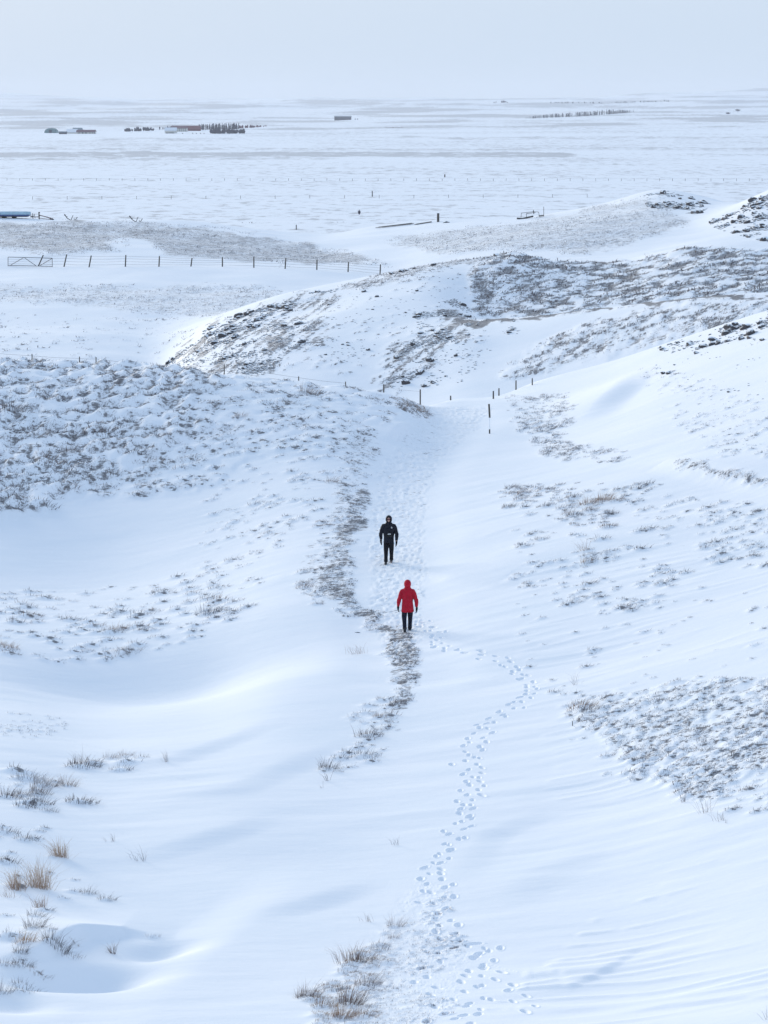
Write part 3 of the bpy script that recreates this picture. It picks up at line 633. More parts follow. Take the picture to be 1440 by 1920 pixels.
def clump_arrays(P, nb, tan, hk=1.0, mat_like=.5, wk=1.0, wmin=0.0, lean=.3):
    """P: (n,3) x, y, radius. nb blades each."""
    n = len(P); cx = np.repeat(P[:,0], nb); cy = np.repeat(P[:,1], nb); r = np.repeat(P[:,2], nb); N = n*nb
    th = rng.uniform(0, 2*math.pi, N); q = np.sqrt(rng.random(N)) * r
    el = 1.9
    u, v = q*np.cos(th)*el, q*np.sin(th)*.75
    bx, by = cx + u*WC - v*WS, cy + u*WS + v*WC
    bz = gz_many(bx, by) - .25*r
    low = rng.random(N) < mat_like
    rise = np.where(low, rng.uniform(.3, .6, N), rng.uniform(.6, 1.0, N)); sp = np.where(low, rng.uniform(.6, 1.2, N), rng.uniform(.2, .7, N))
    dx = np.cos(th)*sp + WC*lean; dy = np.sin(th)*sp*.7 + WS*lean - .12
    L = r * hk * .78 * rng.uniform(.5, 1.25, N) * np.where(low, .75, 1.15)
    W = np.maximum(r * .042 * wk * rng.uniform(.6, 1.3, N), wmin)
    V, F = blades(bx, by, bz, dx, dy, L, W, rise, rng.uniform(0, .5, N))
    base = np.repeat(rng.random(n)**1.5 * tan * 1.1, nb)
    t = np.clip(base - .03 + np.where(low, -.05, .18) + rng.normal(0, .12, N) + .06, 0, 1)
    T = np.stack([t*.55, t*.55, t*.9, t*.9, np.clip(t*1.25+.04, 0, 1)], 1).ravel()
    f0 = np.repeat(rng.random(n)**3*.4, nb); fr = np.clip(f0 + (rng.random(N) < .16)*.45, 0, .9)
    FR = np.repeat(fr, 5)
    return V, F, T, FR
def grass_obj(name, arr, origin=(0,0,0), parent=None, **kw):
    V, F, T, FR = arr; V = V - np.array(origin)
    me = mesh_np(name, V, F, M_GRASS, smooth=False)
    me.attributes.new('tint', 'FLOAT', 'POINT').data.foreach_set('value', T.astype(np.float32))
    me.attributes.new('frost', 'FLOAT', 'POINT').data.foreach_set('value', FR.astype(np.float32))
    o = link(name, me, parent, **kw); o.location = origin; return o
NTRI = 0
MARKS = [(56,492,'the field gate'),(28,402,'the blue trailer'),(821,407,'the thick square post'),(995,403,'the metal hurdle'),(950,471,'the middle hill summit'),(1245,356,'the far knoll top'),(918,785,'the rimed marker post'),
 (983,716,'the twin ridge posts'),(788,735,'the last post left of the path'),(728,1010,'the black-clad walker'),(765,1140,'the red-coated walker'),(850,770,'the path bend'),(578,740,'the golden tuft on the brow'),
 (452,782,'the orange-brown tuft on the brow'),(622,905,'the orange-tan tuft by the fringe'),(570,1102,'the rust-brown tuft by the path'),(290,690,'the middle hill toe'),(850,600,'the stony gully'),(400,725,'the smooth snow patch on the brow'),
 (130,850,'the large low hillside tuft'),(24,772,'the big left-edge tussock'),(222,1183,'the reddish rim tuft'),(12,1215,'the red-brown left-edge tuft'),(330,1250,'the big blue hollow'),(669,1344,'the forked twig'),(1010,790,'the scrubby bank'),
 (1064,964,'the round orange-brown tuft'),(1104,946,'the darkest right-hand tussock'),(1091,1030,'the thin tan stems'),(1102,1056,'the snow-tailed tan tuft'),(1330,880,'the sharp snow lip'),(1300,1380,'the heath patch centre'),(1320,1510,'the tall slanting stems'),
 (1073,1357,'the dark stake'),(1090,1325,'the reddish snow-capped tuft'),(1400,600,'the right-hand skyline'),(712,505,'the last field fence post'),(925,740,'the short thick post'),(180,672,'the left brow fence posts'),(1440,1010,'the right border of the photo'),
 (1390,405,'the far right hilltop'),(1330,374,'the dip right of the knoll'),(450,584,'the middle hill shoulder'),(600,545,'the middle hill ridge'),(660,1200,'the small flat stone'),(300,850,'the lower edge of the left hillside'),(1180,1060,'the wind ripples on the right')]
USED = set()
def place_label(lead, x, y, r_px, sizes=('small', 'middling', 'large'), lim=(5, 8)):
    sz = sizes[0] if r_px < lim[0] else sizes[1] if r_px < lim[1] else sizes[2]
    order = sorted(MARKS, key=lambda m: math.hypot(x-m[0], y-m[1]))
    for mx_, my_, nm in order[:14]:
        dx, dy = x-mx_, y-my_; d = math.hypot(dx, dy)
        a = math.degrees(math.atan2(-dy, dx)) % 360
        di = ['right of', 'above and right of', 'above', 'above and left of', 'left of', 'below and left of', 'below', 'below and right of'][int(((a + 22.5) % 360)//45)]
        how = 'just' if d < 28 else 'a little' if d < 60 else 'some way' if d < 120 else 'far'
        t = '%s %s %s %s %s' % (sz, lead, how, di, nm)
        if t not in USED and len(t.split()) <= 16: USED.add(t); return t
    t = t + ' in the photo'; USED.add(t); return t
def tuft_label(t, org, r):
    x, y = to_px(org[0], org[1], org[2])
    return place_label({'dark': 'dark tussock', 'wind': 'windblown dark tussock', 'brow': 'brown tussock', 'smal': 'half-buried tussock', 'fain': 'faint tussock', 'snow': 'snow-dusted tussock'}.get(t[:4], 'grass tuft'), x, y, r * F_PX / org[1], lim=(6, 8.5))
STUFF = {   # name -> (blades per clump, height factor, low share, width factor, label, how many of the largest stand as things, thing label)
 'left_hill': (36, .95, .62, 1.5, 'dark grass poking through the snow all over the left hillside', 60, 'windblown dark tussock on the left hillside'),
 'left_crest': (28, .95, .6, 1.5, 'thinner grass along the brow of the left hill up to the path', 24, 'small tussock on the left hill brow'),
 'bowl_right': (20, 1.2, .5, 1.2, 'sparse grass tips on the snow between the hollow and the path', 16, 'faint tussock right of the left hollow'),
 'bowl_bottom': (24, 1.2, .5, 1.2, 'scattered grass tips at the near side of the left hollow', 20, 'snow-dusted tussock on the near hollow rim'),
 'path_edge': (26, .95, .5, 1.3, 'brown grass fringe along the left edge of the path', 36, "brown tussock beside the path's left edge"),
 'verge': (10, 1.5, .7, 2.2, 'dark short stubble and gravel showing along the path verge', 0, ''),
 'below_red': (20, 1.4, .45, 1.2, 'thin grass tips below the dark verge near the middle', 6, 'thin tuft below the dark verge'),
 'low_left': (26, 1.4, .45, 1.2, 'thin grass tips in the snow at the lower left edge', 0, ''),
 'top_left': (26, 1.3, .5, 1.2, 'low grass tips near the left edge below the hollow', 0, ''),
 'speckle': (8, 1.6, .5, 1.5, 'tiny dark stubble specks on snow at the left edge', 0, ''),
 'low_middle': (34, 1.25, .4, 1.0, 'tan grass at the bottom of the photo left of the trail', 22, 'tan tuft left of the lowest footprints'),
 'low_trample': (8, 1.6, .6, 1.8, 'fine stubble on trodden snow right of the tan grass', 0, ''),
 'gorse_bank': (20, 1.4, .5, 1.4, 'brown scrubby grass on the bank right of the tall marker post', 14, 'brown tuft on the scrubby bank'),
 'under_bank': (22, 1.3, .5, 1.3, 'dark grass strip on snow below the scrubby bank', 6, 'dark tuft below the scrubby bank'),
 'right_upper': (14, 1.3, .6, 1.4, 'faint grass streaks high on the right-hand snow slope', 0, ''),
 'lip_line': (18, 1.4, .5, 1.3, 'thin line of grass along the sharp snow lip at the right edge', 8, 'grass tuft on the sharp snow lip'),
 'right_tufts': (36, 1.4, .45, 1.2, 'grass tufts scattered on the snow right of the black-clad walker', 26, 'brown tussock right of the black-clad walker'),
 'right_tufts2': (24, 1.3, .5, 1.3, 'windswept grass tufts on the snow right of the walkers', 22, 'windswept tuft right of the red-coated walker'),
 'right_edge': (22, 1.3, .55, 1.3, 'grass tufts among wind ripples at the right edge', 14, 'dark tuft among wind ripples at the right'),
 'right_lone': (20, 1.3, .5, 1.2, 'isolated grass tips on the wide right snow slope', 8, 'lone tuft on the smooth right slope'),
 'heath': (20, 1.05, .62, 1.6, 'dense dark heath patch poking through snow at the lower right', 24, 'dark tuft inside the heath patch'),
 'heath_edge': (20, 1.3, .55, 1.3, 'loose tufts around the dense heath patch', 10, 'loose tuft rimming the heath patch'),
 'second_band': (12, 1.2, .65, 1.8, 'band of grass across the snow slope behind the marker posts', 0, ''),
 'stripes': (16, .95, .7, 2.2, 'wind-striped dark grass covering the hollow flank of the middle hill', 0, ''),
 'hill_toe': (9, .9, .8, 2.6, 'dark vegetation showing in streaks on the toe of the middle hill', 0, ''),
 'hill_fan': (9, .9, .8, 2.6, 'dark streaks of low plants running down the middle hill', 0, ''),
 'hill_scatter': (8, .9, .8, 2.4, 'scattered dark plants on the snowy face of the middle hill', 0, ''),
 'straw_bank': (30, 1.5, .5, 1.2, 'flattened straw on the small bank left of the path head', 6, 'tan straw tuft on the path-head bank'),
 'rim': (10, .9, .7, 2.0, 'brown grass rim curving round the hollow flank of the middle hill', 0, ''),
 'hill_crest': (12, 1.1, .6, 2.2, 'brown grass along the crest of the middle hill', 0, ''),
 'dark_seam': (12, 1.0, .7, 2.2, 'dark seam of turf along the second crest', 0, ''),
 'toe_field': (7, 1.2, .6, 2.6, 'brown grass patch on the flat field left of the middle hill', 0, ''),
 'dune_left': (6, 1.2, .6, 3.2, 'brown stubble over the low rise behind the wire fence', 0, ''),
 'dune_right': (6, 1.2, .6, 3.2, 'brown stubble on the slope below the far knoll', 0, ''),
 'field_sparse': (8, 1.2, .6, 2.6, 'sparse grass tips on the flat field beyond the left hill', 0, ''),
 'far_stubble': (5, 1.2, .6, 4.0, 'faint stubble streaks on the plain behind the low rise', 0, ''),
}
for key, (nb, hk, lowk, wk, lab, ntop, tlab) in STUFF.items():
    if REG[key][1][1] < 140: nb = int(nb * 1.9); wk *= .6; lowk = min(.85, lowk + .15)
    ntop = int(ntop * .6)
    if key == 'low_middle': ntop = 0
    P = PT[key]; tan = REG[key][6]
    wmin = .16 * P[:,1].mean() / F_PX
    if ntop:
        tx_, ty_ = to_px(P[:,0], P[:,1], gz_many(P[:,0], P[:,1])); o = np.argsort(-P[:,2] / P[:,1] * ((tx_ > 8) & (tx_ < 1432) & (ty_ < 1905))); top, P = P[o[:ntop]], P[o[ntop:]]
        for p in top:
            org = (p[0], p[1], ground_z(p[0], p[1]))
            pp = p[None].copy(); pp[0,2] *= 1.12
            grass_obj('grass_tussock', clump_arrays(pp, int(nb*1.8), tan*1.15, hk*1.1, lowk*.8, wk*.75, wmin), org,
                      label=tuft_label(tlab, org, p[2]), category='grass tussock', group='tussocks: ' + tlab)
    arr = clump_arrays(P, nb, tan, hk, lowk, wk, wmin); NTRI += len(arr[1])
    grass_obj('grass_cover', arr, kind='stuff', label=lab)
for (px, py, wd, ht, nb, tan, kind, lab), (x, y, r) in zip(HERO, HP):
    z = ground_z(x, y); k = y / F_PX; h = ht * k * 1.06; rr = wd * k * .5
    if kind == 'low':
        nb = int(nb * 2.2); arr = clump_arrays(np.array([[x, y, rr * .8]]), nb, min(1, tan * 1.5), 2.0 * max(.7, h / rr), .45, .5, .11 * y / F_PX, .3)
        V, F, T, FR = arr; T = np.clip(T * .5 + tan * .60 * np.tile([.5, .5, .85, .85, 1.2], len(T)//5), 0, 1); arr = (V, F, T, FR)
    else:
        nb = int(nb * 1.3); th = rng.normal(-.35 if nb < 40 else -.10, .42, nb); b = rng.normal(0, rr * .36, nb)
        bx = x + b + rr * .2; by = y + rng.normal(0, rr * .2, nb); bz = gz_many(bx, by)
        L = h * rng.uniform(.45, 1.15, nb); W = np.full(nb, max(.0028, .075 * y / F_PX)) * rng.uniform(.7, 1.2, nb)
        th += (b / rr) * .6; V, F = blades(bx, by, bz, np.sin(th) * 1.0, rng.normal(0, .2, nb), L, W, np.cos(th), rng.uniform(0, .5, nb))
        t = np.clip(rng.normal(tan * 1.0, .12, nb), .05, 1); T = np.stack([t*.75, t*.75, t, t, np.clip(t*1.1, 0, 1)], 1).ravel()
        arr = (V, F, T, np.repeat(rng.uniform(0, .25, nb), 5))
    grass_obj('grass_tuft' if kind == 'low' else 'dry_stems', arr, (x, y, z), label=lab, category='grass tuft', group='single grass tufts in the snow')
print('grass tris', NTRI)

# ------------------------------------------------------------------ small mesh kit
class MB:
    def __init__(s): s.v = []; s.f = []
    def add(s, V, F):
        o = len(s.v); s.v += [tuple(v) for v in V]; s.f += [tuple(i + o for i in f) for f in F]; return s
    def box(s, c, d, rot=None):
        c = Vector(c); h = Vector(d) / 2
        V = [Vector((sx*h.x, sy*h.y, sz*h.z)) for sx in (-1,1) for sy in (-1,1) for sz in (-1,1)]
        if rot is not None: V = [rot @ v for v in V]
        return s.add([c + v for v in V], [(0,1,3,2),(4,6,7,5),(0,4,5,1),(2,3,7,6),(0,2,6,4),(1,5,7,3)])
    def tube(s, pts, rad, n=6):
        pts = [Vector(p) for p in pts]; rad = rad if isinstance(rad, (list, tuple)) else [rad]*len(pts); V = []; F = []
        t = (pts[1] - pts[0]).normalized(); a = t.cross(Vector((0,1,0)) if abs(t.y) < .8 else Vector((1,0,0))).normalized()
        for i, p in enumerate(pts):
            t = (pts[min(i+1, len(pts)-1)] - pts[max(i-1, 0)]).normalized()
            a = (a - t * a.dot(t)).normalized(); b = t.cross(a)
            for k in range(n):
                an = 2*math.pi*k/n; V.append(p + (a*math.cos(an) + b*math.sin(an))*rad[i])
        for i in range(len(pts)-1):
            for k in range(n): F.append((i*n+k, i*n+(k+1)%n, (i+1)*n+(k+1)%n, (i+1)*n+k))
        F.append(tuple(range(n))[::-1]); F.append(tuple((len(pts)-1)*n+k for k in range(n)))
        return s.add(V, F)
    def loft(s, rings, n=18, axis='z', p=2.0):        # rings: (cx, cy, cz, rx, ry)
        V = []; F = []
        for cx, cy, cz, rx, ry in rings:
            for k in range(n):
                an = 2*math.pi*k/n; c, q = math.cos(an), math.sin(an)
                c = math.copysign(abs(c)**(2/p), c); q = math.copysign(abs(q)**(2/p), q)
                V.append((cx+rx*c, cy+ry*q, cz) if axis == 'z' else (cx+rx*c, cy, cz+ry*q))
        for i in range(len(rings)-1):
            for k in range(n): F.append((i*n+k, i*n+(k+1)%n, (i+1)*n+(k+1)%n, (i+1)*n+k))
        F.append(tuple(range(n))[::-1]); F.append(tuple((len(rings)-1)*n+k for k in range(n)))
        return s.add(V, F)
    def build(s, name, mtl, parent=None, smooth=False, voxel=0, **kw):
        me = bpy.data.meshes.new(name); me.from_pydata(s.v, [], s.f); me.materials.append(mtl)
        bm = bmesh.new(); bm.from_mesh(me); bmesh.ops.recalc_face_normals(bm, faces=bm.faces); bm.to_mesh(me); bm.free()
        if smooth or voxel:
            for p in me.polygons: p.use_smooth = True
        o = link(name, me, parent, **kw)
        if voxel:
            m = o.modifiers.new('remesh', 'REMESH'); m.mode = 'VOXEL'; m.voxel_size = voxel; m.use_smooth_shade = True
            m = o.modifiers.new('smooth', 'SMOOTH'); m.factor = .6; m.iterations = 3
        return o
def thing(name, loc, label, cat, group=None, rz=0, scale=1):
    o = bpy.data.objects.new(name, None); sc.collection.objects.link(o); o.location = loc; o.rotation_euler = (0, 0, rz); o.scale = (scale,)*3
    o['label'] = label; o['category'] = cat
    if group: o['group'] = group
    return o
def sight(px, py, Y):
    a, s = slopes(px, py); return Vector((a*Y, Y, CAM_Z + s*Y))
M_WOOD = mat('weathered_post_wood', (.085,.078,.072), .9, var=.35, scale=14, bump=.3)
M_DARKM = mat('dark_rusty_metal', (.05,.042,.042), .6, .4, .4, 20, .2)
M_MAROON = mat('rusty_maroon_metal', (.11,.045,.05), .7, .2, .3, 20, .2)
M_WIRE = mat('galvanised_wire', (.16,.16,.17), .5, .6)
M_FROST = mat('frosted_wood', (.50,.52,.56), .9, var=.3, scale=25)
M_CAP = mat('snow_cap', (.84,.88,.93), .8, var=.03, scale=4)

# ------------------------------------------------------------------ the two walkers
def cloth(name, c, rough=.8, v=.18, sc_=7, bump=.35):
    m = mat(name, c, rough, 0, v, sc_, bump); m.node_tree.nodes['Principled BSDF'].inputs['Specular IOR Level'].default_value = .12; return m
M_NAVY = cloth('black_navy_shell', (.010,.012,.022), .62); M_BLKT = cloth('black_trousers', (.009,.009,.013), .8)
M_RED = cloth('red_parka_cloth', (.43,.010,.030), .7, .14); M_NVT = cloth('navy_trousers', (.010,.012,.026), .8)
M_BOOT = cloth('dark_boots', (.045,.047,.055), .7, .4, 30); M_SOLE = cloth('grey_soles', (.16,.16,.17), .9)
M_SKIN = mat('skin', (.55,.33,.26), .55, var=.06); M_GLOVE = cloth('black_gloves', (.012,.012,.016), .8)
M_LENS = mat('goggle_lens', (.09,.02,.03), .25); M_WHITE = mat('white_print', (.75,.75,.76), .7, var=.02); M_BEARD = cloth('neck_gaiter_dark', (.03,.022,.022), .9)
M_STRAP = cloth('black_strap', (.02,.02,.022), .7)
def hand_mb(cx, cy, cz, s, side, grow=0.0):        # palm, four unequal bent fingers and a thumb on the inner front side; hangs downward
    m = MB(); m.loft([(cx, cy, cz+.05, .026+grow, .022+grow), (cx, cy, cz+.02, .030+grow, .020+grow), (cx, cy, cz-.03, .020+grow, .042+grow), (cx, cy, cz-.07, .017+grow, .043+grow), (cx, cy, cz-.08, .012+grow, .036+grow)], 12)
    for k, (oy, L) in enumerate(((-.033, .066), (-.011, .078), (.011, .073), (.032, .056))):
        inx = -side
        m.tube([(cx, cy+oy*.9, cz-.06), (cx+inx*.004, cy+oy, cz-.075-L*.35), (cx+inx*.016, cy+oy, cz-.075-L*.72), (cx+inx*.034, cy+oy, cz-.075-L)], [.0095+grow*.6, .009+grow*.6, .0085+grow*.6, .006+grow*.6], 8)
    m.tube([(cx, cy+s*.02, cz-.01), (cx-side*.018, cy+s*.052, cz-.035), (cx-side*.022, cy+s*.062, cz-.075), (cx-side*.020, cy+s*.058, cz-.092)], [.013+grow*.5, .012+grow*.5, .010+grow*.5, .007], 8)
    return m
def person(px, py, H, yaw, pose, label, red):
    loc = at(px, py, 60, 110)
    root = thing('person', loc, label, 'person', rz=yaw)       # built facing -Y, feet on z = 0, 1.78 m tall
    K = H / 1.78; root.scale = (K, K, K)
    sh, el, wr = pose['sh'], pose['el'], pose['wr']; legs = pose['legs']; sw = pose['swing']
    def limb_rings(pts, rr): return [(p[0], p[1], p[2], r[0], r[1]) for p, r in zip(pts, rr)]
    def leg_pts(s): hip, knee, ank = legs[s]; return hip, knee, ank
    # --- body, one continuous skin
    b = MB()
    b.loft([(0,.005,.86,.15,.10),(0,.005,.98,.16,.11),(0,.0,1.12,.14,.10),(0,0,1.30,.17,.11),(0,.0,1.42,.18,.10),(0,.005,1.49,.09,.07),(0,.0,1.54,.055,.058),(0,-.01,1.60,.058,.066)], 18)
    b.loft([(0,-.02,1.545,.030,.035),(0,-.025,1.57,.055,.07),(0,-.02,1.62,.070,.088),(0,-.012,1.68,.076,.096),(0,-.008,1.73,.068,.085),(0,-.005,1.765,.040,.05),(0,-.005,1.778,.01,.012)], 18)
    b.loft([(0,-.100,1.655,.008,.008),(0,-.118,1.632,.013,.018),(0,-.100,1.618,.012,.014)], 8)             # nose
    b.loft([(0,-.095,1.600,.024,.014),(0,-.100,1.594,.026,.014),(0,-.096,1.585,.020,.012)], 8)             # lips
    for s in (-1, 1):
        b.loft([(s*.078,.005,1.60,.008,.012),(s*.083,.008,1.63,.010,.02),(s*.081,.01,1.66,.008,.016)], 8)   # ears
        b.loft([(s*.03,-.094,1.672,.016,.010),(s*.03,-.098,1.664,.017,.010),(s*.03,-.094,1.655,.014,.008)], 8)
        hip, knee, ank = leg_pts(s)
        b.loft([(hip[0], hip[1], .93, .085, .095), (hip[0], hip[1], .84, .085, .09), ((hip[0]+knee[0])/2, (hip[1]+knee[1])/2, (.84+knee[2])/2, .07, .075), (*knee, .055, .06),
                ((knee[0]*.6+ank[0]*.4), (knee[1]*.6+ank[1]*.4)+.01, knee[2]*.6+ank[2]*.4, .05, .058), (*ank, .038, .042)][::-1], 14)
        b.loft([(ank[0], ank[1]+.03, ank[2]+.02, .035, .035), (ank[0], ank[1], ank[2]-.02, .038, .07), (ank[0], ank[1]-.05, ank[2]-.05, .04, .12), (ank[0], ank[1]-.05, ank[2]-.07, .038, .12)][::-1], 12)
        S, E, Wr = (s*sh[0], sh[1], sh[2]), (s*el[0], el[1] + s*sw*.35, el[2]), (s*wr[0], wr[1] + s*sw, wr[2] + abs(sw)*.1)
        b.tube([(s*.08, 0, 1.44), S, tuple((a+c)/2 for a, c in zip(S, E)), E, tuple((a+c)/2 for a, c in zip(E, Wr)), Wr], [.06, .055, .047, .041, .038, .028], 12)
        hm = hand_mb(Wr[0], Wr[1], Wr[2]-.06, -1, s); b.add(hm.v, hm.f)
    b.build('body', M_SKIN, root, voxel=.009)
    # --- trousers
    tm = MB()
    tm.loft([(0,.01,.80,.175,.125),(0,.01,.88,.18,.13),(0,.005,1.0,.175,.125)], 20)
    for s in (-1, 1):
        hip, knee, ank = leg_pts(s)
        tm.loft([(ank[0], ank[1], ank[2]-.015, .070, .084), (ank[0], ank[1]+.005, ank[2]+.04, .076, .088), (ank[0]*.8+knee[0]*.2, ank[1]*.8+knee[1]*.2, ank[2]*.8+knee[2]*.2, .069, .08), (ank[0]*.5+knee[0]*.5, ank[1]*.5+knee[1]*.5+.01, ank[2]*.5+knee[2]*.5, .069, .08),
                 (knee[0], knee[1], knee[2], .082, .088), (knee[0], knee[1]-.005, knee[2]+.05, .088, .092), (hip[0]*.6+knee[0]*.4, hip[1]*.6+knee[1]*.4, .84*.6+knee[2]*.4, .097, .108), (hip[0], hip[1], .82, .098, .115), (hip[0]*.9, hip[1], .92, .09, .115)], 18)
    tm.build('trousers', M_NVT if red else M_BLKT, root, voxel=.011)
    # --- jacket with sleeves
    jm = MB()
    if red:
        jm.loft([(0,.01,.69,.205,.150),(0,.01,.72,.212,.158),(0,.01,.90,.200,.155),(0,.01,1.05,.188,.148),(0,.01,1.20,.192,.150),(0,.012,1.34,.208,.150),(0,.015,1.41,.200,.140),(0,.015,1.455,.165,.12),(0,.01,1.50,.120,.105),(0,.005,1.545,.100,.100)], 28)
    else:
        jm.loft([(0,.005,.79,.185,.140),(0,.005,.82,.192,.146),(0,.0,.95,.190,.142),(0,0,1.08,.200,.146),(0,0,1.22,.215,.150),(0,0,1.34,.222,.150),(0,.005,1.41,.205,.138),(0,.01,1.455,.170,.12),(0,.005,1.50,.125,.105),(0,.0,1.545,.102,.100)], 28)
    for s in (-1, 1):
        S, E, Wr = Vector((s*sh[0], sh[1], sh[2])), Vector((s*el[0], el[1] + s*sw*.35, el[2])), Vector((s*wr[0], wr[1] + s*sw, wr[2] + abs(sw)*.1))
        jm.tube([(s*.07, .005, 1.43), S + Vector((-s*.02, 0, .012)), S.lerp(E, .3), S.lerp(E, .7), E, E.lerp(Wr, .35), E.lerp(Wr, .8), Wr + Vector((0,0,.005))],
                [.075, .084, .080, .073, .070, .066, .058, .050], 16)
    jk = jm.build('jacket', M_RED if red else M_NAVY, root, voxel=.011)
    tx = bpy.data.textures.new('folds', 'CLOUDS'); tx.noise_scale = .13; dm = jk.modifiers.new('folds', 'DISPLACE'); dm.texture = tx; dm.strength = .035; dm.mid_level = .5
    if not red:                                          # zip, chest badge, pouch
        MB().tube([(0,-.152,.84),(0,-.148,1.0),(0,-.153,1.15),(0,-.157,1.3),(0,-.132,1.44)], .006, 6).build('zip', M_STRAP, jk)
        bd = MB(); cx, cz = .118, 1.372
        for k, (r0, r1) in enumerate(((.010,.019),(.024,.033),(.038,.047))):   # three nested quarter arcs over a short bar
            V = []; n = 7
            for i in range(n):
                an = math.pi/2 * i/(n-1); V += [(cx-.022+r*math.cos(an), -.137-(.015*(1-(r*math.cos(an))/.05)), cz-.014+r*math.sin(an)) for r in (r0, r1)]
            bd.add(V, [(2*i, 2*i+1, 2*i+3, 2*i+2) for i in range(n-1)])
        bd.box((cx, -.142, cz-.024), (.056, .004, .008)); bd.build('chest_badge', M_WHITE, jk)
        pr = root; po = MB(); po.loft([(.02,-.150,1.03,.085,.045),(.02,-.160,1.05,.10,.055),(.02,-.160,1.13,.10,.055),(.02,-.150,1.155,.085,.04)], 18, p=4); po = po.build('waist_pouch', M_STRAP, root, smooth=True)
        V = []; n = 9
        for i in range(n):
            t = i/(n-1); V += [(-.035+.12*t, -.222+.02*abs(t-.5), 1.115+.022*math.sin(t*2.6)-.008), (-.035+.12*t, -.222+.02*abs(t-.5), 1.135+.022*math.sin(t*2.6)+.004*math.sin(9*t))]
        MB().add(V, [(2*i, 2*i+1, 2*i+3, 2*i+2) for i in range(n-1)]).build('white_mark', M_WHITE, po)
        MB().tube([(.08*math.cos(t)*2.45, -.005+.152*math.sin(t), 1.09) for t in [math.pi*2*i/20 for i in range(21)]], .012, 6).build('waist_strap', M_STRAP, root)
    else:
        MB().tube([(0,.163,.80),(0,.163,1.0),(0,.162,1.2),(0,.160,1.36)], .0045, 6).build('back_seam', M_RED, jk)
        MB().tube([(.213*math.cos(t), .01+.158*math.sin(t), .705) for t in [math.pi*2*i/24 for i in range(25)]], .008, 6).build('hem', M_RED, jk)
    # --- hood
    me = bpy.data.meshes.new('hood'); bm = bmesh.new(); bmesh.ops.create_uvsphere(bm, u_segments=28, v_segments=20, radius=1)
    for f in [f for f in bm.faces if f.calc_center_median().normalized().dot(Vector((0,-1,-.05)).normalized()) > .80]: bm.faces.remove(f)
    for v in bm.verts:
        z = v.co.z; k = 1.0 if z > 0 else 1.0 - .06*z
        v.co = Vector((v.co.x*.104*k, v.co.y*.128*k + .008, z*(.128 if z > 0 else .150) + 1.665))
        if red and z > .5: v.co.z -= .004*(z-.5)
    for v in [v for v in bm.verts if not v.link_faces]: bm.verts.remove(v)
    bm.to_mesh(me); bm.free(); me.materials.append(M_RED if red else M_NAVY)
    for p in me.polygons: p.use_smooth = True
    hd = link('hood', me, root); m = hd.modifiers.new('thickness', 'SOLIDIFY'); m.thickness = .016; m.offset = 1
    # --- goggles and gaiter on the face
    MB().loft([(0,-.030,1.640,.074,.080),(0,-.032,1.65,.080,.088),(0,-.032,1.675,.080,.088),(0,-.028,1.69,.074,.080)], 20).build('goggles', M_LENS, root, smooth=True)
    MB().loft([(0,-.012,1.50,.085,.085),(0,-.018,1.54,.072,.082),(0,-.024,1.572,.066,.084),(0,-.024,1.588,.060,.078)], 20).build('neck_gaiter', M_BEARD, root, smooth=True)
    # --- boots and gloves
    for s in (-1, 1):
        hip, knee, ank = leg_pts(s); t = pose['toe'][s]            # t: heel lift angle
        bo = MB(); bo.loft([(0,.105,.03,.030,.028),(0,.09,.055,.042,.052),(0,.04,.06,.046,.058),(0,-.02,.055,.046,.05),(0,-.08,.042,.050,.036),(0,-.14,.036,.044,.028),(0,-.165,.03,.022,.018)], 16, 'y', 2.6)
        bo.loft([(0,.045,.05,.046,.056),(0,.045,.10,.047,.056),(0,.045,.15,.054,.062)], 16)
        so = MB(); so.loft([(0,.112,.008,.034,.012),(0,.06,.008,.044,.012),(0,-.02,.008,.040,.012),(0,-.09,.008,.050,.012),(0,-.15,.010,.040,.012),(0,-.172,.012,.02,.010)], 14, 'y', 4)
        e = bo.build('boot', M_BOOT, root, smooth=True); e.location = (ank[0], ank[1]-.035, ank[2]-.085)
        if t:
            e.rotation_euler = (t, 0, 0); e.location = (ank[0], ank[1]-.03, ank[2]-.085*math.cos(t))
        so.build('sole', M_SOLE, e, smooth=True)
        Wr = (s*wr[0], wr[1] + s*sw, wr[2] + abs(sw)*.1); hand_mb(Wr[0], Wr[1], Wr[2]-.055, -1, s, .013).build('glove', M_GLOVE, root, voxel=.006)
    return root
# black jacket, walking towards the camera: the photo's left foot is the forward one
person(729, 1056, 1.80, R(-4), dict(swing=-.12, sh=(.215, 0, 1.395), el=(.300, .015, 1.10), wr=(.296, -.05, .865),
       legs={-1: ((-.095, 0, .84), (-.100, -.05, .47), (-.098, -.15, .088)), 1: ((.095, .01, .84), (.100, -.03, .48), (.085, .19, .10))}, toe={-1: 0, 1: -.3}),
       'person in a black hooded jacket and goggles walking towards the camera along the path', False)
# red parka, seen from behind (built facing -Y, turned round)
person(764, 1184, 1.74, R(180 + 3), dict(swing=-.09, sh=(.200, 0, 1.385), el=(.290, .03, 1.10), wr=(.312, -.05, .85),
       legs={-1: ((-.095, 0, .84), (-.098, -.09, .48), (-.088, -.12, .088)), 1: ((.095, .01, .84), (.112, .02, .47), (.105, .17, .13))}, toe={-1: 0, 1: -.55}),
       'person in a long red hooded parka and dark trousers walking away down the path', True)

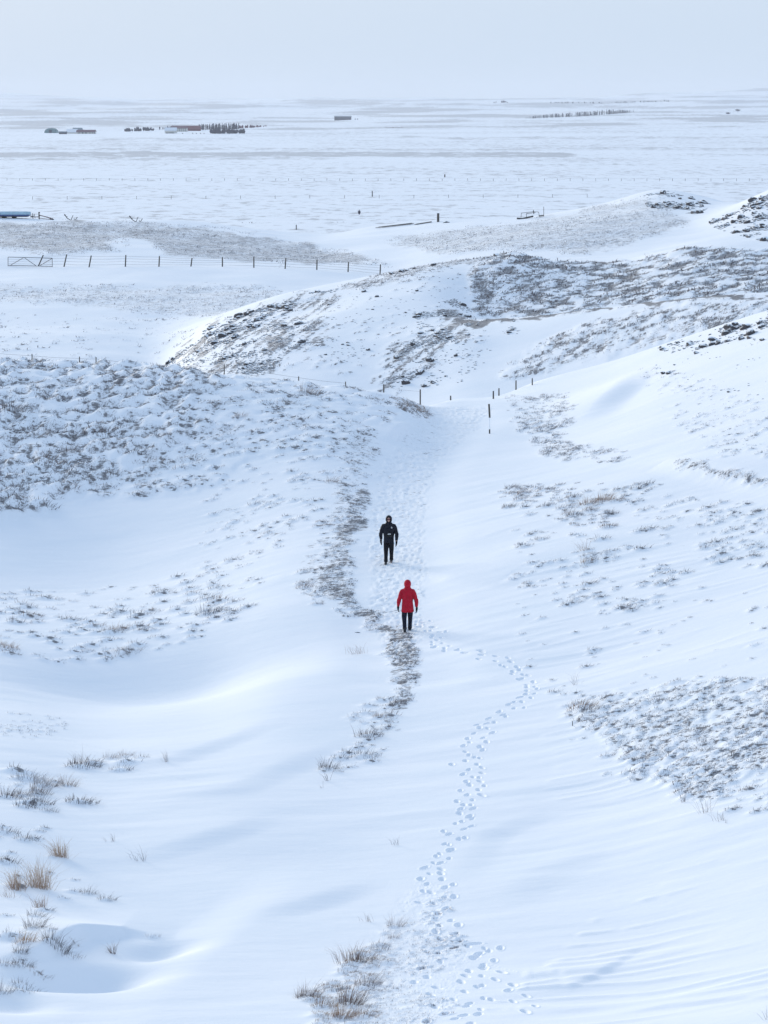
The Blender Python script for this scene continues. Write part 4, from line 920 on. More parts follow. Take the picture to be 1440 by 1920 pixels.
# ------------------------------------------------------------------ rocks
def rock_material():
    m = bpy.data.materials.new('lava_rock'); m.use_nodes = True; n = m.node_tree.nodes; l = m.node_tree.links; b = n['Principled BSDF']; b.inputs['Roughness'].default_value = .95
    g = n.new('ShaderNodeNewGeometry'); x = n.new('ShaderNodeSeparateXYZ'); l.new(g.outputs['Normal'], x.inputs[0])
    z = n.new('ShaderNodeTexNoise'); z.inputs['Scale'].default_value = 5; z.inputs['Detail'].default_value = 4; l.new(g.outputs['Position'], z.inputs[0])
    a = n.new('ShaderNodeMath'); a.operation = 'MULTIPLY_ADD'; a.inputs[1].default_value = .7; l.new(z.outputs[0], a.inputs[0]); l.new(x.outputs['Z'], a.inputs[2])
    r = n.new('ShaderNodeMapRange'); r.inputs[1].default_value = 1.00; r.inputs[2].default_value = 1.14; l.new(a.outputs[0], r.inputs[0])
    c = n.new('ShaderNodeMix'); c.data_type = 'RGBA'; l.new(r.outputs[0], c.inputs[0]); c.inputs[6].default_value = (.07,.066,.072,1); c.inputs[7].default_value = (.8,.84,.9,1)
    l.new(c.outputs[2], b.inputs['Base Color']); return m
M_ROCK = rock_material()
def rock_mesh(seed, sub=2):
    bm = bmesh.new(); bmesh.ops.create_icosphere(bm, subdivisions=sub, radius=1); o = Vector((seed*7.3, seed*3.1, 0))
    for v in bm.verts:
        k = 1 + .35*mnoise.noise(v.co*1.3+o) + .2*mnoise.noise(v.co*3+o); v.co = Vector((v.co.x*k*1.25, v.co.y*k*.9, v.co.z*k*.7))
    me = bpy.data.meshes.new('rock'); bm.to_mesh(me); bm.free(); me.materials.append(M_ROCK); return me
ROCKS = [rock_mesh(i) for i in range(7)]
def scatter(P, y0, y1, n, seed=0, clump=.1):
    r = np.random.default_rng(seed); xs = [p[0] for p in P]; ys = [p[1] for p in P]
    qx = r.uniform(min(xs), max(xs), n*9); qy = r.uniform(min(ys), max(ys), n*9); k = in_poly(qx, qy, P); qx, qy = qx[k], qy[k]
    wx, wy, wz = at_many(qx, qy, y0, y1); k = ~np.isnan(wy); wx, wy, wz, qx, qy = wx[k], wy[k], wz[k], qx[k], qy[k]
    s = wy.mean()*.02; d = fbm(wx/s, wy/s, seed+300, 2) + r.normal(0, .3, len(wx)); k = d > clump
    return np.stack([wx, wy, wz, qx, qy], 1)[k][:n]
RF = [   # outline, distances, single rocks, extra small ones, size range, what the label says, seed
 ([(1225,650),(1300,628),(1380,608),(1440,584),(1450,612),(1370,640),(1300,658),(1250,662)], 110,137, 34, 420, (.11,.28), 'dark lava rock on the near right crest', 1),
 ([(1110,688),(1240,645),(1440,600),(1440,760),(1290,720),(1180,700)], 100,137, 10, 60, (.07,.16), 'small rock below the near right crest', 2),
 ([(1205,366),(1245,356),(1300,372),(1335,384),(1310,402),(1250,396),(1215,388)], 310,352, 30, 420, (.25,.6), 'snow-capped black rock on the far knoll', 3),
 ([(1325,405),(1380,392),(1442,362),(1445,455),(1380,440),(1335,425)], 262,307, 48, 700, (.2,.55), 'black rock on the far right hill', 4),
 ([(380,620),(450,586),(560,552),(640,540),(600,566),(520,600),(440,640),(390,655)], 180,212, 34, 700, (.16,.40), 'dark rock on the middle hill left shoulder', 5),
 ([(300,686),(380,630),(520,590),(600,600),(560,650),(500,700),(420,702)], 150,212, 20, 1500, (.12,.34), 'rock jutting from the middle hill toe', 6),
 ([(770,580),(850,560),(900,590),(880,612),(830,600),(860,640),(800,690),(745,735),(715,730),(740,670),(790,620)], 150,212, 26, 1000, (.12,.36), 'dark rock in the middle hill gully', 7),
 ([(600,560),(760,520),(860,500),(860,580),(740,620),(640,700),(580,690)], 150,214, 12, 160, (.10,.22), 'small rock on the middle hill face', 8),
 ([(880,478),(948,470),(945,480),(880,486),(800,500),(720,522),(700,522),(790,497)], 200,222, 8, 120, (.12,.3), 'rock on the middle hill crest', 9),
 ([(880,600),(1000,600),(960,640),(860,720),(780,735),(820,680)], 150,190, 10, 160, (.10,.22), 'rock right of the stony gully', 10),
]
for P, y0, y1, n1, n2, sz, lab, sd_ in RF:
    pts = scatter(P, y0, y1, n1 + n2, sd_, .25); ins = (pts[:,3] > 6) & (pts[:,3] < 1434); pts = np.concatenate([pts[ins], pts[~ins]]); r = random.Random(sd_)
    for q in pts[:n1]:
        s = sz[0] + (sz[1]-sz[0]) * r.random()**1.3; o = link('rock', r.choice(ROCKS), label=place_label('dark snow-flecked rock', q[3], q[4], s*F_PX/q[1], lim=(4.5, 6.5)), category='rock', group='rocks: ' + lab); o.scale = (s, s*r.uniform(.7,1.1), s*r.uniform(.7,1.2)); o.rotation_euler = (r.uniform(-.4,.4), r.uniform(-.4,.4), r.uniform(0,6)); o.location = (q[0], q[1], ground_z(q[0], q[1]) + s*.1)
    V, F = [], []; base = [np.array([v.co[:] for v in m.vertices]) for m in (rock_mesh(11, 1), rock_mesh(12, 1), rock_mesh(13, 1))]; fc = [np.array([p.vertices[:] for p in rock_mesh(11, 1).polygons])]
    off = 0
    for q in pts[n1:]:
        s = sz[0]*r.uniform(.25, .85); a = r.uniform(0, 6.28); c, d = math.cos(a), math.sin(a); b = r.choice(base)
        v = np.stack([(b[:,0]*c - b[:,1]*d)*s*1.3 + q[0], (b[:,0]*d + b[:,1]*c)*s + q[1], b[:,2]*s*r.uniform(.6,1) + ground_z(q[0], q[1])], 1); V.append(v); F.append(fc[0] + off); off += len(b)
    if V: link('loose_stones', mesh_np('loose_stones', np.concatenate(V), np.concatenate(F), M_ROCK, False), kind='stuff', label='small stones scattered round: ' + lab)
s_ = at(670, 1186, 60, 100); o = link('stone', ROCKS[2], label='single dark flat stone on the snow left of the red-coated walker', category='stone'); o.location = s_; o.scale = (.075, .04, .04)

# ------------------------------------------------------------------ posts and fences
def post_part(name, base, top, r, parent=None, mtl=None, **kw):
    b = Vector(base); t = Vector(top); m = MB(); m.tube([(0,0,-.25), (0,0,0), t - b, (t - b) + (t-b).normalized()*r*.5], [r, r, r*.92, r*.35], 8)
    o = m.build(name, mtl or M_WOOD, parent, **kw); o.location = b - (parent.location if parent else Vector()); return o
def marker(px, y0, y1, w, label, mtl=None, ymin=100, ymax=150, dx=0, cap=False):
    b = at(px + dx, y1, ymin, ymax); t = sight(px, y0, b.y); r = w * b.y / F_PX / 2
    root = thing('marker_post', b, label, 'post')
    m = MB(); m.tube([(0,0,-.3),(0,0,0), t-b], [r, r, r*.9], 8); m.build('post', mtl or M_WOOD, root)
    if cap: c = MB(); c.loft([(t.x-b.x, 0, t.z-b.z, r*1.1, r*1.1), (t.x-b.x, 0, t.z-b.z+r*.7, r*.5, r*.5)], 8); c.build('snow_cap', M_CAP, root)
    return root, b, t, r
# the tall one: dark head, rime-covered middle, dark foot
b = at(918, 813, 100, 135); root = thing('marker_post', b, 'tall thin marker post with a white rimed middle, nearest to the path bend', 'post'); k = b.y / F_PX
for nm, p0, p1, mt, rr in (('foot', 813, 805, M_WOOD, 1.4), ('rimed_shaft', 805, 783, M_CAP, .9), ('head', 783, 757.5, M_WOOD, 1.75)):
    z0 = (sight(918, p0, b.y) - b).z; z1 = (sight(918 - (1.2 if p1 < 760 else 0), p1, b.y) - b)
    MB().tube([(0 if nm != 'foot' else 0, 0, z0 - (.3 if nm == 'foot' else .002)), (z1.x, 0, z1.z)], rr*k, 8).build(nm, mt, root)
marker(925, 733, 748, 3.0, 'short thick post just behind the tall rimed marker post', cap=True)
marker(967.5, 713, 728, 2.6, 'left one of two equal posts on the snow ridge right of the path', cap=True)
marker(998, 709, 722, 2.4, 'right one of two equal posts on the snow ridge right of the path', cap=True)
marker(935.5, 728, 734, 2.6, 'tiny stub post behind the short thick one')
marker(845, 742, 746.5, 2.8, 'post stub barely showing at the head of the path')
marker(1073.5, 1352, 1361, 1.6, 'short dark twig-like stake alone on the right snow slope', ymin=45, ymax=80)
def wire_fence(name, posts, wires, label, rpost, rwire, ymin, ymax, mtl=None, group=None):
    """posts: (base px, base py, top px, top py, fixed Y or None); wires: fractions of post height"""
    B = []
    for bx, by, tx, ty, Yf in posts:
        if Yf: b = sight(bx, by, Yf); b.z = min(b.z, ground_z(b.x, b.y))
        else: b = at(bx, by, ymin, ymax)
        B.append((b, sight(tx, ty, b.y)))
    root = thing(name, B[0][0], label, 'fence', group)
    for b, t in B: post_part('post', b, t, rpost, root, mtl)
    for f in wires:
        m = MB()
        for (b0, t0), (b1, t1) in zip(B, B[1:]):
            p, q = b0.lerp(t0, f) - root.location, b1.lerp(t1, f) - root.location; m.tube([p, p.lerp(q, .5) - Vector((0,0,.03)), q], rwire, 4)
        m.build('wire', M_WIRE, root)
    return root
VF = [(72,499,81,478.5),(120,500,125,477.5),(167,501,171,479.5),(235,500,236,478.5),(298,500,299,480.5),(358,499.5,360,484),(417,500,417,482.5),(476,502,476,481.5),(534.5,504,536,484),(594,506,594.5,487),(652.5,510,653.5,491.5),(712.5,517,713.5,496)]
wire_fence('wire_fence', [v + (None,) for v in VF], (.2,.45,.7,.92), 'wire fence with twelve dark wooden posts crossing the flat field behind the middle hill', .075, .010, 262, 300)
wire_fence('wire_fence', [(-40,672,-40,655,132.5),(60,680,60,664,132),(149,690,149,669,131.5),(180,692,180,670,131),(298,700,298,684,130),(420.5,712,420.5,683.5,129),(560,724,560,706,129.5),(648,732,648,716,130)], (.55,.75,.95), 'low wire fence just behind the brow of the left hill', .03, .006, 120, 140)
wire_fence('wire_fence', [(719.5,742,719.5,721,129.5),(788,742,788,730.5,131.5)], (.9,), 'last two fence posts left of the path head, one thin one thick', .04, .004, 120, 140)
wire_fence('wire_fence', [(x, 338.5 + (x-13)*.0008, x + rng.uniform(-.3,.3), 334.6, None) for x in range(13, 1445, 24)], (.9,), 'long faint post and wire fence far out on the plain, the more distant one', .07, .012, 560, 1400)
wire_fence('wire_fence', [(x, 374.5 - x*.004, x + rng.uniform(-.3,.3), 368.4 - x*.004, None) for x in range(61, 1150, 65)], (.9,), 'faint fence with widely spaced posts on the plain, the nearer one', .06, .010, 460, 1000)
# the gate at the left end of the field fence
g0, g1 = at(15, 499, 262, 300), at(98, 501, 262, 300); g1 = Vector((g1.x, g0.y + (g1.y-g0.y), g1.z)); root = thing('field_gate', g0, 'tubular metal field gate with diagonal braces at the left end of the wire fence', 'gate')
def gp(px, py): f = (px-15)/83; Yg = g0.y + (g1.y-g0.y)*f; return sight(px, py, Yg) - g0
for a_, b_, n_ in ((( 15,500),(15,482),'upright'),((98,501),(98,484),'upright'),((15,482),(98,484),'top_rail'),((15,497.5),(98,499.5),'bottom_rail'),((20,497),(45,482.6),'brace'),((45,482.6),(67,498),'brace'),((75,498),(97,485),'brace')):
    MB().tube([gp(*a_), gp(*b_)], .035, 6).build(n_, M_WIRE, root)
wm = MB(); [wm.tube([gp(15, y), gp(98, y+2)], .008, 4) for y in (486, 490, 494)]; wm.build('mesh_wires', M_WIRE, root)

# ------------------------------------------------------------------ things left on the low rise
def bars(name, loc, segs, mtl, root, Y):
    m = MB()
    for a_, b_, r in segs: m.tube([sight(*a_, Y) - loc, sight(*b_, Y) - loc], r, 7)
    return m.build(name, mtl, root)
M_BLUE = mat('pale_blue_tarpaulin', (.34,.50,.62), .6, var=.12, scale=3, bump=.3); M_DBLUE = mat('deep_blue_paint', (.03,.07,.20), .5); M_TYRE = mat('tyre', (.02,.02,.022), .9)
L0 = at(28, 409, 300, 352); YT = L0.y; root = thing('covered_trailer', L0, 'pale blue covered trailer with dark blue skirt parked on the low rise, left edge', 'trailer')
def tp(px, py, dy=0): p = sight(px, py, YT) - L0; p.y += dy; return p
k = YT / F_PX; x0, x1 = (tp(-22, 400).x, tp(56.5, 400).x); zt, zb = tp(28, 396.3).z, tp(28, 406.5).z; hh = zt - zb
c = MB(); V = []; n = 12
for x in np.linspace(x0, x1, 14):
    e = 1 - .12*max(0, (abs((x-x0)/(x1-x0)-.5)-.42)/.08)
    for i in range(n): an = math.pi*i/(n-1); V.append((x, -.95*math.cos(an)*e, zb + hh*.42 + hh*.58*math.sin(an)**.7*e))
F = [(a*n+i, a*n+i+1, (a+1)*n+i+1, (a+1)*n+i) for a in range(13) for i in range(n-1)] + [tuple(range(n)), tuple(13*n+i for i in range(n))[::-1]]
c.add(V, F); c.build('tarpaulin', M_BLUE, root, smooth=True)
MB().box(((x0+x1)/2, 0, zb+hh*.30), ((x1-x0)*.97, 1.96, hh*.30)).build('side_board', M_DBLUE, root)
MB().box(((x0+x1)/2, 0, zb+hh*.08), ((x1-x0)*.9, 1.7, hh*.12)).build('chassis', M_DARKM, root)
for x in (x0+(x1-x0)*.38, x0+(x1-x0)*.62):
    for s in (-1, 1): MB().tube([(x, s*.82, zb-.02), (x, s*1.0, zb-.02)], .22, 16).build('wheel', M_TYRE, root)
MB().tube([(x1, 0, zb+.1), (x1+.5, 0, zb+.02)], .04, 6).build('drawbar', M_DARKM, root)
MB().box((x0+(x1-x0)*.30, -1.0, zb+hh*.55), (.06, .05, hh*.7)).build('strap', M_DARKM, root)
L1 = at(75, 411, 300, 352); Y = L1.y; root = thing('farm_implement', L1, 'old rusty farm implement with an upright and long beam beside the blue trailer', 'farm implement')
bars('upright', L1, [((73.5,411),(73,397.5),.09),((72,404),(75,404),.07),((72,399),(75,398),.07)], M_DARKM, root, Y)
bars('beam', L1, [((57,407),(74,406.5),.05),((74,403.5),(88,407),.06),((88,407),(100,411.5),.07),((75,409.5),(97,411.5),.04)], M_MAROON, root, Y)
bars('tine', L1, [((61,400),(62,410),.045),((64,401),(66,409.5),.04),((62.5,404),(61,409),.03)], M_DARKM, root, Y)
bars('hitch', L1, [((94.5,408),(95,412),.07),((97,410),(100.5,412.5),.12)], M_DARKM, root, Y)
for dx, dy, lb in ((0, 0, 'bent black metal bars sticking up from the low rise, the left group'), (122, 3, 'bent black metal bars sticking up from the low rise, the right group')):
    L2 = at(130+dx, 413+dy, 300, 352); Y = L2.y; root = thing('bent_bars', L2, lb, 'scrap metal', 'bent metal bars on the low rise')
    for a_, b_, r in (((120.5,401.5),(126,409),.06),((126,409),(134,414),.05),((120,404),(124,403),.04),((137,403.5),(133,413),.045),((145,407),(141,413),.05),((139,409),(139.5,413),.03),((123,406),(127,406.5),.035)):
        bars('bar', L2, [((a_[0]+dx, a_[1]+dy), (b_[0]+dx, b_[1]+dy), r)], M_DARKM, root, Y)
def plank(px0, py0, px1, py1, w, lab, n=3):
    a_, b_ = at(px0, py0, 300, 352), at(px1, py1, 300, 352); root = thing('plank_pile', a_, lab, 'planks', 'planks lying on the low rise'); d = b_ - a_; L = d.length; q = d.to_track_quat('X', 'Z').to_matrix()
    for i in range(n):
        o = MB().box(Vector((0,0,0)), (L*(1-.12*i), .22, .07)).build('plank', M_WOOD, root); o.rotation_mode = 'QUATERNION'; o.rotation_quaternion = q.to_quaternion() @ Matrix.Rotation(.02*(i-1), 3, 'Z').to_quaternion(); o.location = d*.5 + Vector((.1*i, (i-1)*.26, .06 + .06*(n-1-abs(i-1)*1.0)*w))
plank(704, 427.5, 776, 418, 1.0, 'long dark planks lying on the crest left of the thick post', 3)
plank(778, 421.5, 809, 416.5, .6, 'short thin planks lying between the long planks and the thick post', 2)
L3 = at(821.5, 416, 300, 352); root = thing('thick_post', L3, 'thick square dark post standing on the crest beside the planks', 'post'); kk = L3.y/F_PX
MB().box((0,0,8*kk-.15), (4.4*kk, .32, 16*kk+.3)).build('post', M_WOOD, root); MB().box((0,0,16*kk+.03), (4.6*kk, .34, .05)).build('snow_cap', M_CAP, root)
o = link('rock', ROCKS[1], label='low dark rock pair right of the thick square post', category='rock'); o.location = at(837, 417.5, 300, 352); o.scale = (.42,.3,.3)
L4 = at(990, 409.5, 300, 352); Y = L4.y; root = thing('metal_hurdle', L4, 'low metal tube hurdle standing on a dark slab on the crest', 'hurdle')
for nm, sg in (('rear_frame', [((977,408),(977.5,399.5),.035),((977.5,399.5),(1000,397),.035),((1000,397),(1010,397.5),.035),((1010,397.5),(1011,405),.035)]), ('front_frame', [((987,409),(987,400.5),.035),((987,400.5),(1004,398.5),.035)]), ('cross_post', [((1000,394),(1001,401),.06)]), ('thin_pole', [((1019.5,404.5),(1019.5,387.5),.035)])): bars(nm, L4, sg, M_DARKM, root, Y)
bars('slab', L4, [((969,409.5),(984,410.5),.12),((977,410.5),(1000,405.5),.12),((1010,405),(1020,404.3),.09)], M_WOOD, root, Y)
for px, y0, y1, w_, lb, ya, yb in ((698, 358, 368.5, 2.0, 'lone dark post far out on the plain, left of the middle', 560, 900), (834, 327, 332.5, 2.4, 'tiny lone post on the far plain above the thick post', 800, 1300), (555.5, 421.5, 430.5, 2.0, 'lone thin post on the snow beyond the low rise', 430, 620)):
    marker(px, y0, y1, w_, lb, ymin=ya, ymax=yb)

# ------------------------------------------------------------------ farms on the far side of the plain
M_WALL = mat('cream_render', (.62,.60,.55), .9, var=.06, scale=1); M_ROOFM = mat('dark_maroon_roof', (.13,.06,.085), .8, var=.2, scale=2); M_REDB = mat('red_barn_sheet', (.16,.05,.06), .8, var=.15, scale=2)
M_GREY = mat('grey_sheet', (.20,.24,.28), .8, var=.15, scale=2); M_GREEN = mat('grey_green_sheet', (.16,.24,.25), .8, var=.15, scale=2); M_DARKB = mat('dark_boarding', (.07,.065,.085), .9, var=.25, scale=2)
M_WINDOW = mat('dark_window', (.03,.035,.05), .3); M_SNOWROOF = mat('snowy_roof', (.72,.76,.83), .85, var=.05, scale=1)
def house(px0, px1, pyb, pye, pyr, Yh, label, wall, roof, depth=9.0, cat='house', wins=(), round_=False, gable_front=False, name='farmhouse'):
    """long side to the camera; eave and ridge given as photo y; windows as (x0, x1, y0, y1) photo boxes"""
    Yh = at((px0+px1)/2, pyb, 1500, 6000).y + (Yh - 2000)
    a_, b_ = sight(px0, pyb, Yh), sight(px1, pyb, Yh); c = (a_ + b_) / 2; W = b_.x - a_.x; k = Yh / F_PX; He = (pyb - pye)*k; Hr = (pyb - pyr)*k
    root = thing(name, c, label, cat); gzc = ground_z(c.x, c.y) - c.z
    low = min(-1.5, gzc - 2)
    hw, d2 = W/2, depth/2
    if gable_front:
        m = MB(); m.add([(-hw,0,low),(hw,0,low),(hw,0,He),(0,0,Hr),(-hw,0,He),(-hw,depth,low),(hw,depth,low),(hw,depth,He),(0,depth,Hr),(-hw,depth,He)], [(0,1,2,3,4),(9,8,7,6,5),(0,4,9,5),(2,1,6,7),(0,5,6,1)]); m.build('wall', wall, root)
        e = .35; m = MB(); t = .25
        for s in (-1, 1): m.add([(s*(hw+e),-e,He-.2),(0,-e,Hr+.05),(0,depth+e,Hr+.05),(s*(hw+e),depth+e,He-.2),(s*(hw+e),-e,He-.2+t),(0,-e,Hr+.05+t),(0,depth+e,Hr+.05+t),(s*(hw+e),depth+e,He-.2+t)], [(0,1,2,3),(4,5,6,7),(0,1,5,4),(2,3,7,6),(0,3,7,4),(1,2,6,5)])
        m.build('roof', roof, root)
    elif round_:
        m = MB(); n = 11; V = []
        for y in (0, depth):
            for i in range(n): an = math.pi*i/(n-1); V.append((-hw*math.cos(an), y, max(low, 0) + Hr*math.sin(an)**.8))
        m.add(V, [(i, i+1, n+i+1, n+i) for i in range(n-1)] + [tuple(range(n)), tuple(range(n, 2*n))[::-1]]); m.build('shell', wall, root)
        MB().box((0, 0-.12, Hr*.32), (W*.24, .2, Hr*.62)).build('door', M_DARKB, root)
        MB().box((0, depth/2, low/2), (W, depth, -low)).build('footing', wall, root)
    else:
        m = MB(); m.add([(-hw,0,low),(hw,0,low),(hw,0,He),(-hw,0,He),(-hw,depth,low),(hw,depth,low),(hw,depth,He),(-hw,depth,He),(-hw,d2,Hr),(hw,d2,Hr)], [(0,1,2,3),(4,7,6,5),(0,3,8,7,4),(1,5,6,9,2),(0,4,5,1)]); m.build('wall', wall, root)
        e = .4; t = .25; m = MB()
        for (y0, z0) in ((-e, He-.15), (depth+e, He-.15)):
            m.add([(-hw-e,y0,z0),(hw+e,y0,z0),(hw+e,d2,Hr+.05),(-hw-e,d2,Hr+.05),(-hw-e,y0,z0+t),(hw+e,y0,z0+t),(hw+e,d2,Hr+.05+t),(-hw-e,d2,Hr+.05+t)], [(0,1,2,3),(4,5,6,7),(0,1,5,4),(2,3,7,6),(0,3,7,4),(1,2,6,5)])
        m.build('roof', roof, root)
    for w in wins:
        p, q = sight(w[0], w[3], Yh) - c, sight(w[1], w[2], Yh) - c; f = MB().box(((p.x+q.x)/2, -.04, (p.z+q.z)/2), (q.x-p.x, .12, q.z-p.z)).build('window', M_WINDOW, root)
    return root
YF = 2000
house(83, 106, 249.5, 245, 240.5, YF, 'grey-green round-roofed barn, leftmost building of the left farm', M_GREEN, M_GREEN, 14, 'barn', round_=True, name='round_barn')
house(110.5, 124, 251.5, 248, 247, YF, 'low blue-grey shed between the round barn and the white-roofed barn', M_DARKB, M_GREY, 6, 'shed', wins=((112,117,248.6,251),(118.5,122.5,248.6,251)), name='low_shed')
house(124, 143, 251, 248, 243, YF+14, 'white-roofed barn left of the long maroon-roofed house', M_WALL, M_SNOWROOF, 16, 'barn', name='snowy_barn')
house(136, 152, 249.5, 245, 240.5, YF+36, 'tall blue-grey roofed barn behind the long maroon-roofed house', M_GREY, M_GREY, 12, 'barn', name='tall_barn')
house(143.5, 177.5, 251, 247.6, 244.3, YF, 'long cream house with a maroon roof and a row of dark windows', M_WALL, M_ROOFM, 10, 'house', wins=[(x, x+w_, 248.2, 250.4) for x, w_ in ((147.5,1.6),(153.6,2.6),(159.5,1.4),(161.8,1.2),(168,1.2),(173,1.2))] + [(176.6,177.6,246.6,251)])
YG = 2000
house(322, 372, 246, 239.5, 236.5, YG+50, 'very long low maroon roof behind the white house', M_DARKB, M_ROOFM, 14, 'barn', name='long_barn')
house(330.5, 350.5, 247, 240.6, 239.0, YG, 'white two-storey house with two rows of five windows', M_WALL, M_ROOFM, 9, 'house', wins=[(x, x+1.5, y, y+1.5) for y in (241.4, 244.3) for x in (332,335.8,339.6,343.4,347.2)])
house(309, 330, 250, 245, 240, YG-5, 'pale snow-roofed outbuilding left of the white two-storey house', M_WALL, M_SNOWROOF, 12, 'outbuilding', wins=((311.5,326,248.6,250.2),), name='outbuilding')
house(351.5, 375, 246, 242, 237.5, YG+20, 'red barn right of the white two-storey house', M_REDB, M_REDB, 12, 'barn', name='red_barn')
house(357.5, 364.5, 245, 243, 240, YG+8, 'small white gabled porch in front of the red barn', M_WALL, M_SNOWROOF, 10, 'porch', gable_front=True, name='gabled_porch')
house(627, 658.5, 225.3, 219.4, 217.8, 2000, 'dark solitary barn on the far slope near the middle', M_DARKB, M_GREY, 16, 'barn', wins=((629,632,220.5,224),(640,650,220.8,223.8)), name='solitary_barn')

# ------------------------------------------------------------------ trees far off: leafless, dark, twiggy
M_TWIG = mat('bare_twigs', (.085,.080,.110), .95, var=.3, scale=1); M_RUST = mat('reddish_scrub', (.17,.085,.10), .95, var=.3, scale=1)
def twig_tree(V, F, base, H, W, n, spire=False):
    r = random
    for i in range(n):
        t = r.random(); an = r.uniform(0, 2*math.pi)
        if spire: rad = W*.5*(1-t)*r.uniform(.3,1); z0 = H*t*.95; p = base + Vector((0,0,z0)); q = base + Vector((rad*math.cos(an), rad*math.sin(an), z0 + H*.10))
        else: rad = W*.5*math.sqrt(r.random()); z0 = H*r.uniform(.05,.4); p = base + Vector((rad*.3*math.cos(an), rad*.3*math.sin(an), z0)); q = base + Vector((rad*math.cos(an), rad*math.sin(an), H*(1-.45*(rad/(W*.5))**2)*r.uniform(.65,1)))
        w_ = H*.05*r.uniform(.6,1.4); o = len(V); V += [p + Vector((-w_,0,0)), p + Vector((w_,0,0)), q, p + Vector((0,w_,0))]; F += [(o,o+1,o+2),(o,o+3,o+2)]
def belt(pts, Yb, hpx, label, mtl, n, spire=False, jit=.4, dens=60, wpx=None, ymin=None):
    V, F = [], []; r = random.Random(len(label))
    xs = [p[0] for p in pts]; ys = [p[1] for p in pts]
    for i in range(n):
        x = r.uniform(xs[0], xs[-1]); y = float(np.interp(x, xs, ys)); b = at(x, y + r.uniform(-.3, .3), 1500, 12000); k = b.y / F_PX
        f = float(np.interp(x, xs, [p[2] for p in pts])) if len(pts[0]) > 2 else 1
        H = hpx*f*k*r.uniform(1-jit, 1+jit); twig_tree(V, F, b, H, (wpx or hpx*.8)*k*r.uniform(.7,1.2)*max(.5, f), dens, spire)
    me = bpy.data.meshes.new('tree_belt'); me.from_pydata([tuple(v) for v in V], [], F); me.materials.append(mtl)
    return link('tree_belt', me, kind='stuff', label=label)
random.seed(3)
belt([(234,247,.8),(266,246,1)], 2450, 8, 'dark leafless shelter belt, left end of the row by the white house', M_TWIG, 26)
belt([(268,246,1),(292,245,.7)], 2450, 8, 'dark leafless shelter belt between the left belt and the single trees', M_TWIG, 18)
belt([(310,245,1),(328,243,1)], 2500, 8, 'dark trees behind the pale outbuilding', M_TWIG, 12)
belt([(372,243.5,1),(448,242,1)], 2560, 9, 'row of dark spiky trees right of the red barn', M_TWIG, 130, True, .3, 50, 6)
belt([(395,250.5,.8),(410,251,1),(458,250.5,.9)], 2280, 10, 'dark bushy thicket in front of the spiky tree row', M_TWIG, 60)
belt([(447,241,1.1),(475,239.5,.8),(500,237,.35)], 2620, 6, 'reddish scrub tapering right from the spiky tree row', M_RUST, 50)
belt([(984,223,.4),(1010,221.5,.7),(1090,218,1),(1140,214.5,1.1),(1188,210.5,.5)], 3500, 7, 'long dark conifer plantation on the far slope, right of the middle', M_TWIG, 240, True, .3, 40, 5.5)
belt([(1032,193.5),(1130,194)], 7500, 3, 'thin dark hedge line on the far hills, left part', M_TWIG, 34)
belt([(1146,193.5,.8),(1255,190.5,1)], 7500, 3.4, 'thin dark hedge line on the far hills, right part', M_TWIG, 44)
belt([(925,193,.4),(943,192.5,1),(955,193,.5)], 7200, 4.5, 'dark copse on the far hills near the middle', M_TWIG, 16)
belt([(720,240,.8),(757,239,.6)], 2700, 2.4, 'low reddish scrub on the far slope right of the solitary barn', M_RUST, 30)
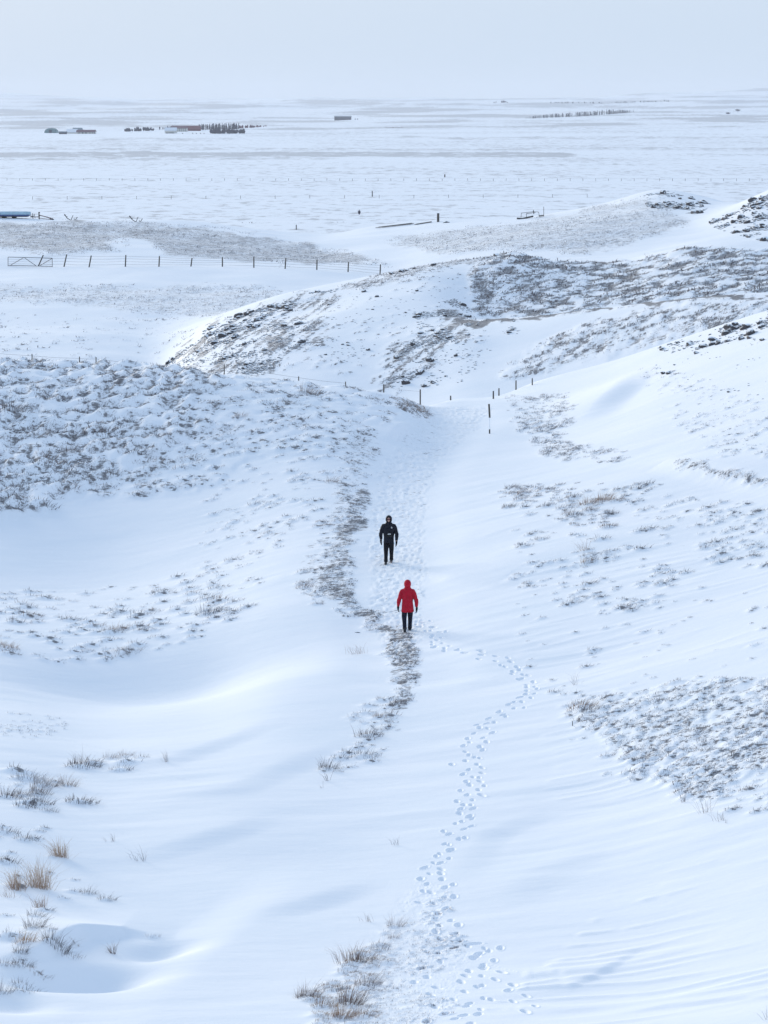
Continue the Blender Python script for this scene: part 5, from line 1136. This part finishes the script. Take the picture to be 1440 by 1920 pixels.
def lone(px, py, hpx, wpx, Yb, label, mtl=M_TWIG, n=60, name='bare_tree', cat='tree'):
    b = at(px, py, 400, 12000); k = b.y/F_PX; root = thing(name, b, label, cat); V, F = [], []
    twig_tree(V, F, Vector((0,0,0)), hpx*k, wpx*k, n); me = bpy.data.meshes.new('crown'); me.from_pydata([tuple(v) for v in V], [], F); me.materials.append(mtl); link('crown', me, root)
    MB().tube([(0,0,-.5),(0,0,hpx*k*.5)], [hpx*k*.035, hpx*k*.02], 6).build('trunk', mtl, root)
lone(299.5, 243.5, 8, 3.5, 2500, 'lone upright bare tree between two shelter belts, the taller one'); lone(305.5, 243, 5.5, 3, 2500, 'small bare tree just left of the pale outbuilding, the shorter one')
lone(1383, 209, 6, 14, 4600, 'upper dark bush of two on the far right slope', name='far_bush', cat='bush', n=160); lone(1365, 214, 4.5, 14, 4600, 'lower dark bush of two on the far right slope', name='far_bush', cat='bush', n=130)
lone(666, 224.5, 3, 5, 3700, 'tiny dark bush right of the solitary barn, nearer one', name='far_bush', cat='bush'); lone(670.5, 224.3, 2.6, 3, 3700, 'tiny dark bush right of the solitary barn, farther one', name='far_bush', cat='bush')
for px, lb in ((342, 'low dark shrub below the white house'), (361.5, 'first of four small shrubs below the red barn'), (368, 'second of four small shrubs below the red barn'), (376, 'third of four small shrubs below the red barn'), (382.5, 'fourth and rightmost small shrub below the red barn')):
    lone(px, 251, 2.6, 5 if px == 342 else 3, 2330, lb, name='far_bush', cat='bush', n=40)
lone(673.5, 402.5, 11, 9, 560, 'small leafless bush alone on the snow plain left of the planks', name='leafless_bush', cat='bush', n=36)

# ------------------------------------------------------------------ the air
hz = MB(); hz.box((0, 7190, 20), (25000, 14500, 190)); me = bpy.data.meshes.new('haze'); me.from_pydata(hz.v, [], hz.f)
m = bpy.data.materials.new('haze'); m.use_nodes = True; n = m.node_tree.nodes; n.remove(n['Principled BSDF']); v = n.new('ShaderNodeVolumePrincipled')
v.inputs['Color'].default_value = (.74, .80, .90, 1); v.inputs['Density'].default_value = .000075; v.inputs['Anisotropy'].default_value = .2
m.node_tree.links.new(v.outputs[0], n['Material Output'].inputs['Volume']); me.materials.append(m)
bm = bmesh.new(); bm.from_mesh(me); bmesh.ops.recalc_face_normals(bm, faces=bm.faces); bm.to_mesh(me); bm.free()
link('haze', me, kind='stuff', label='thin cold haze over the plain')
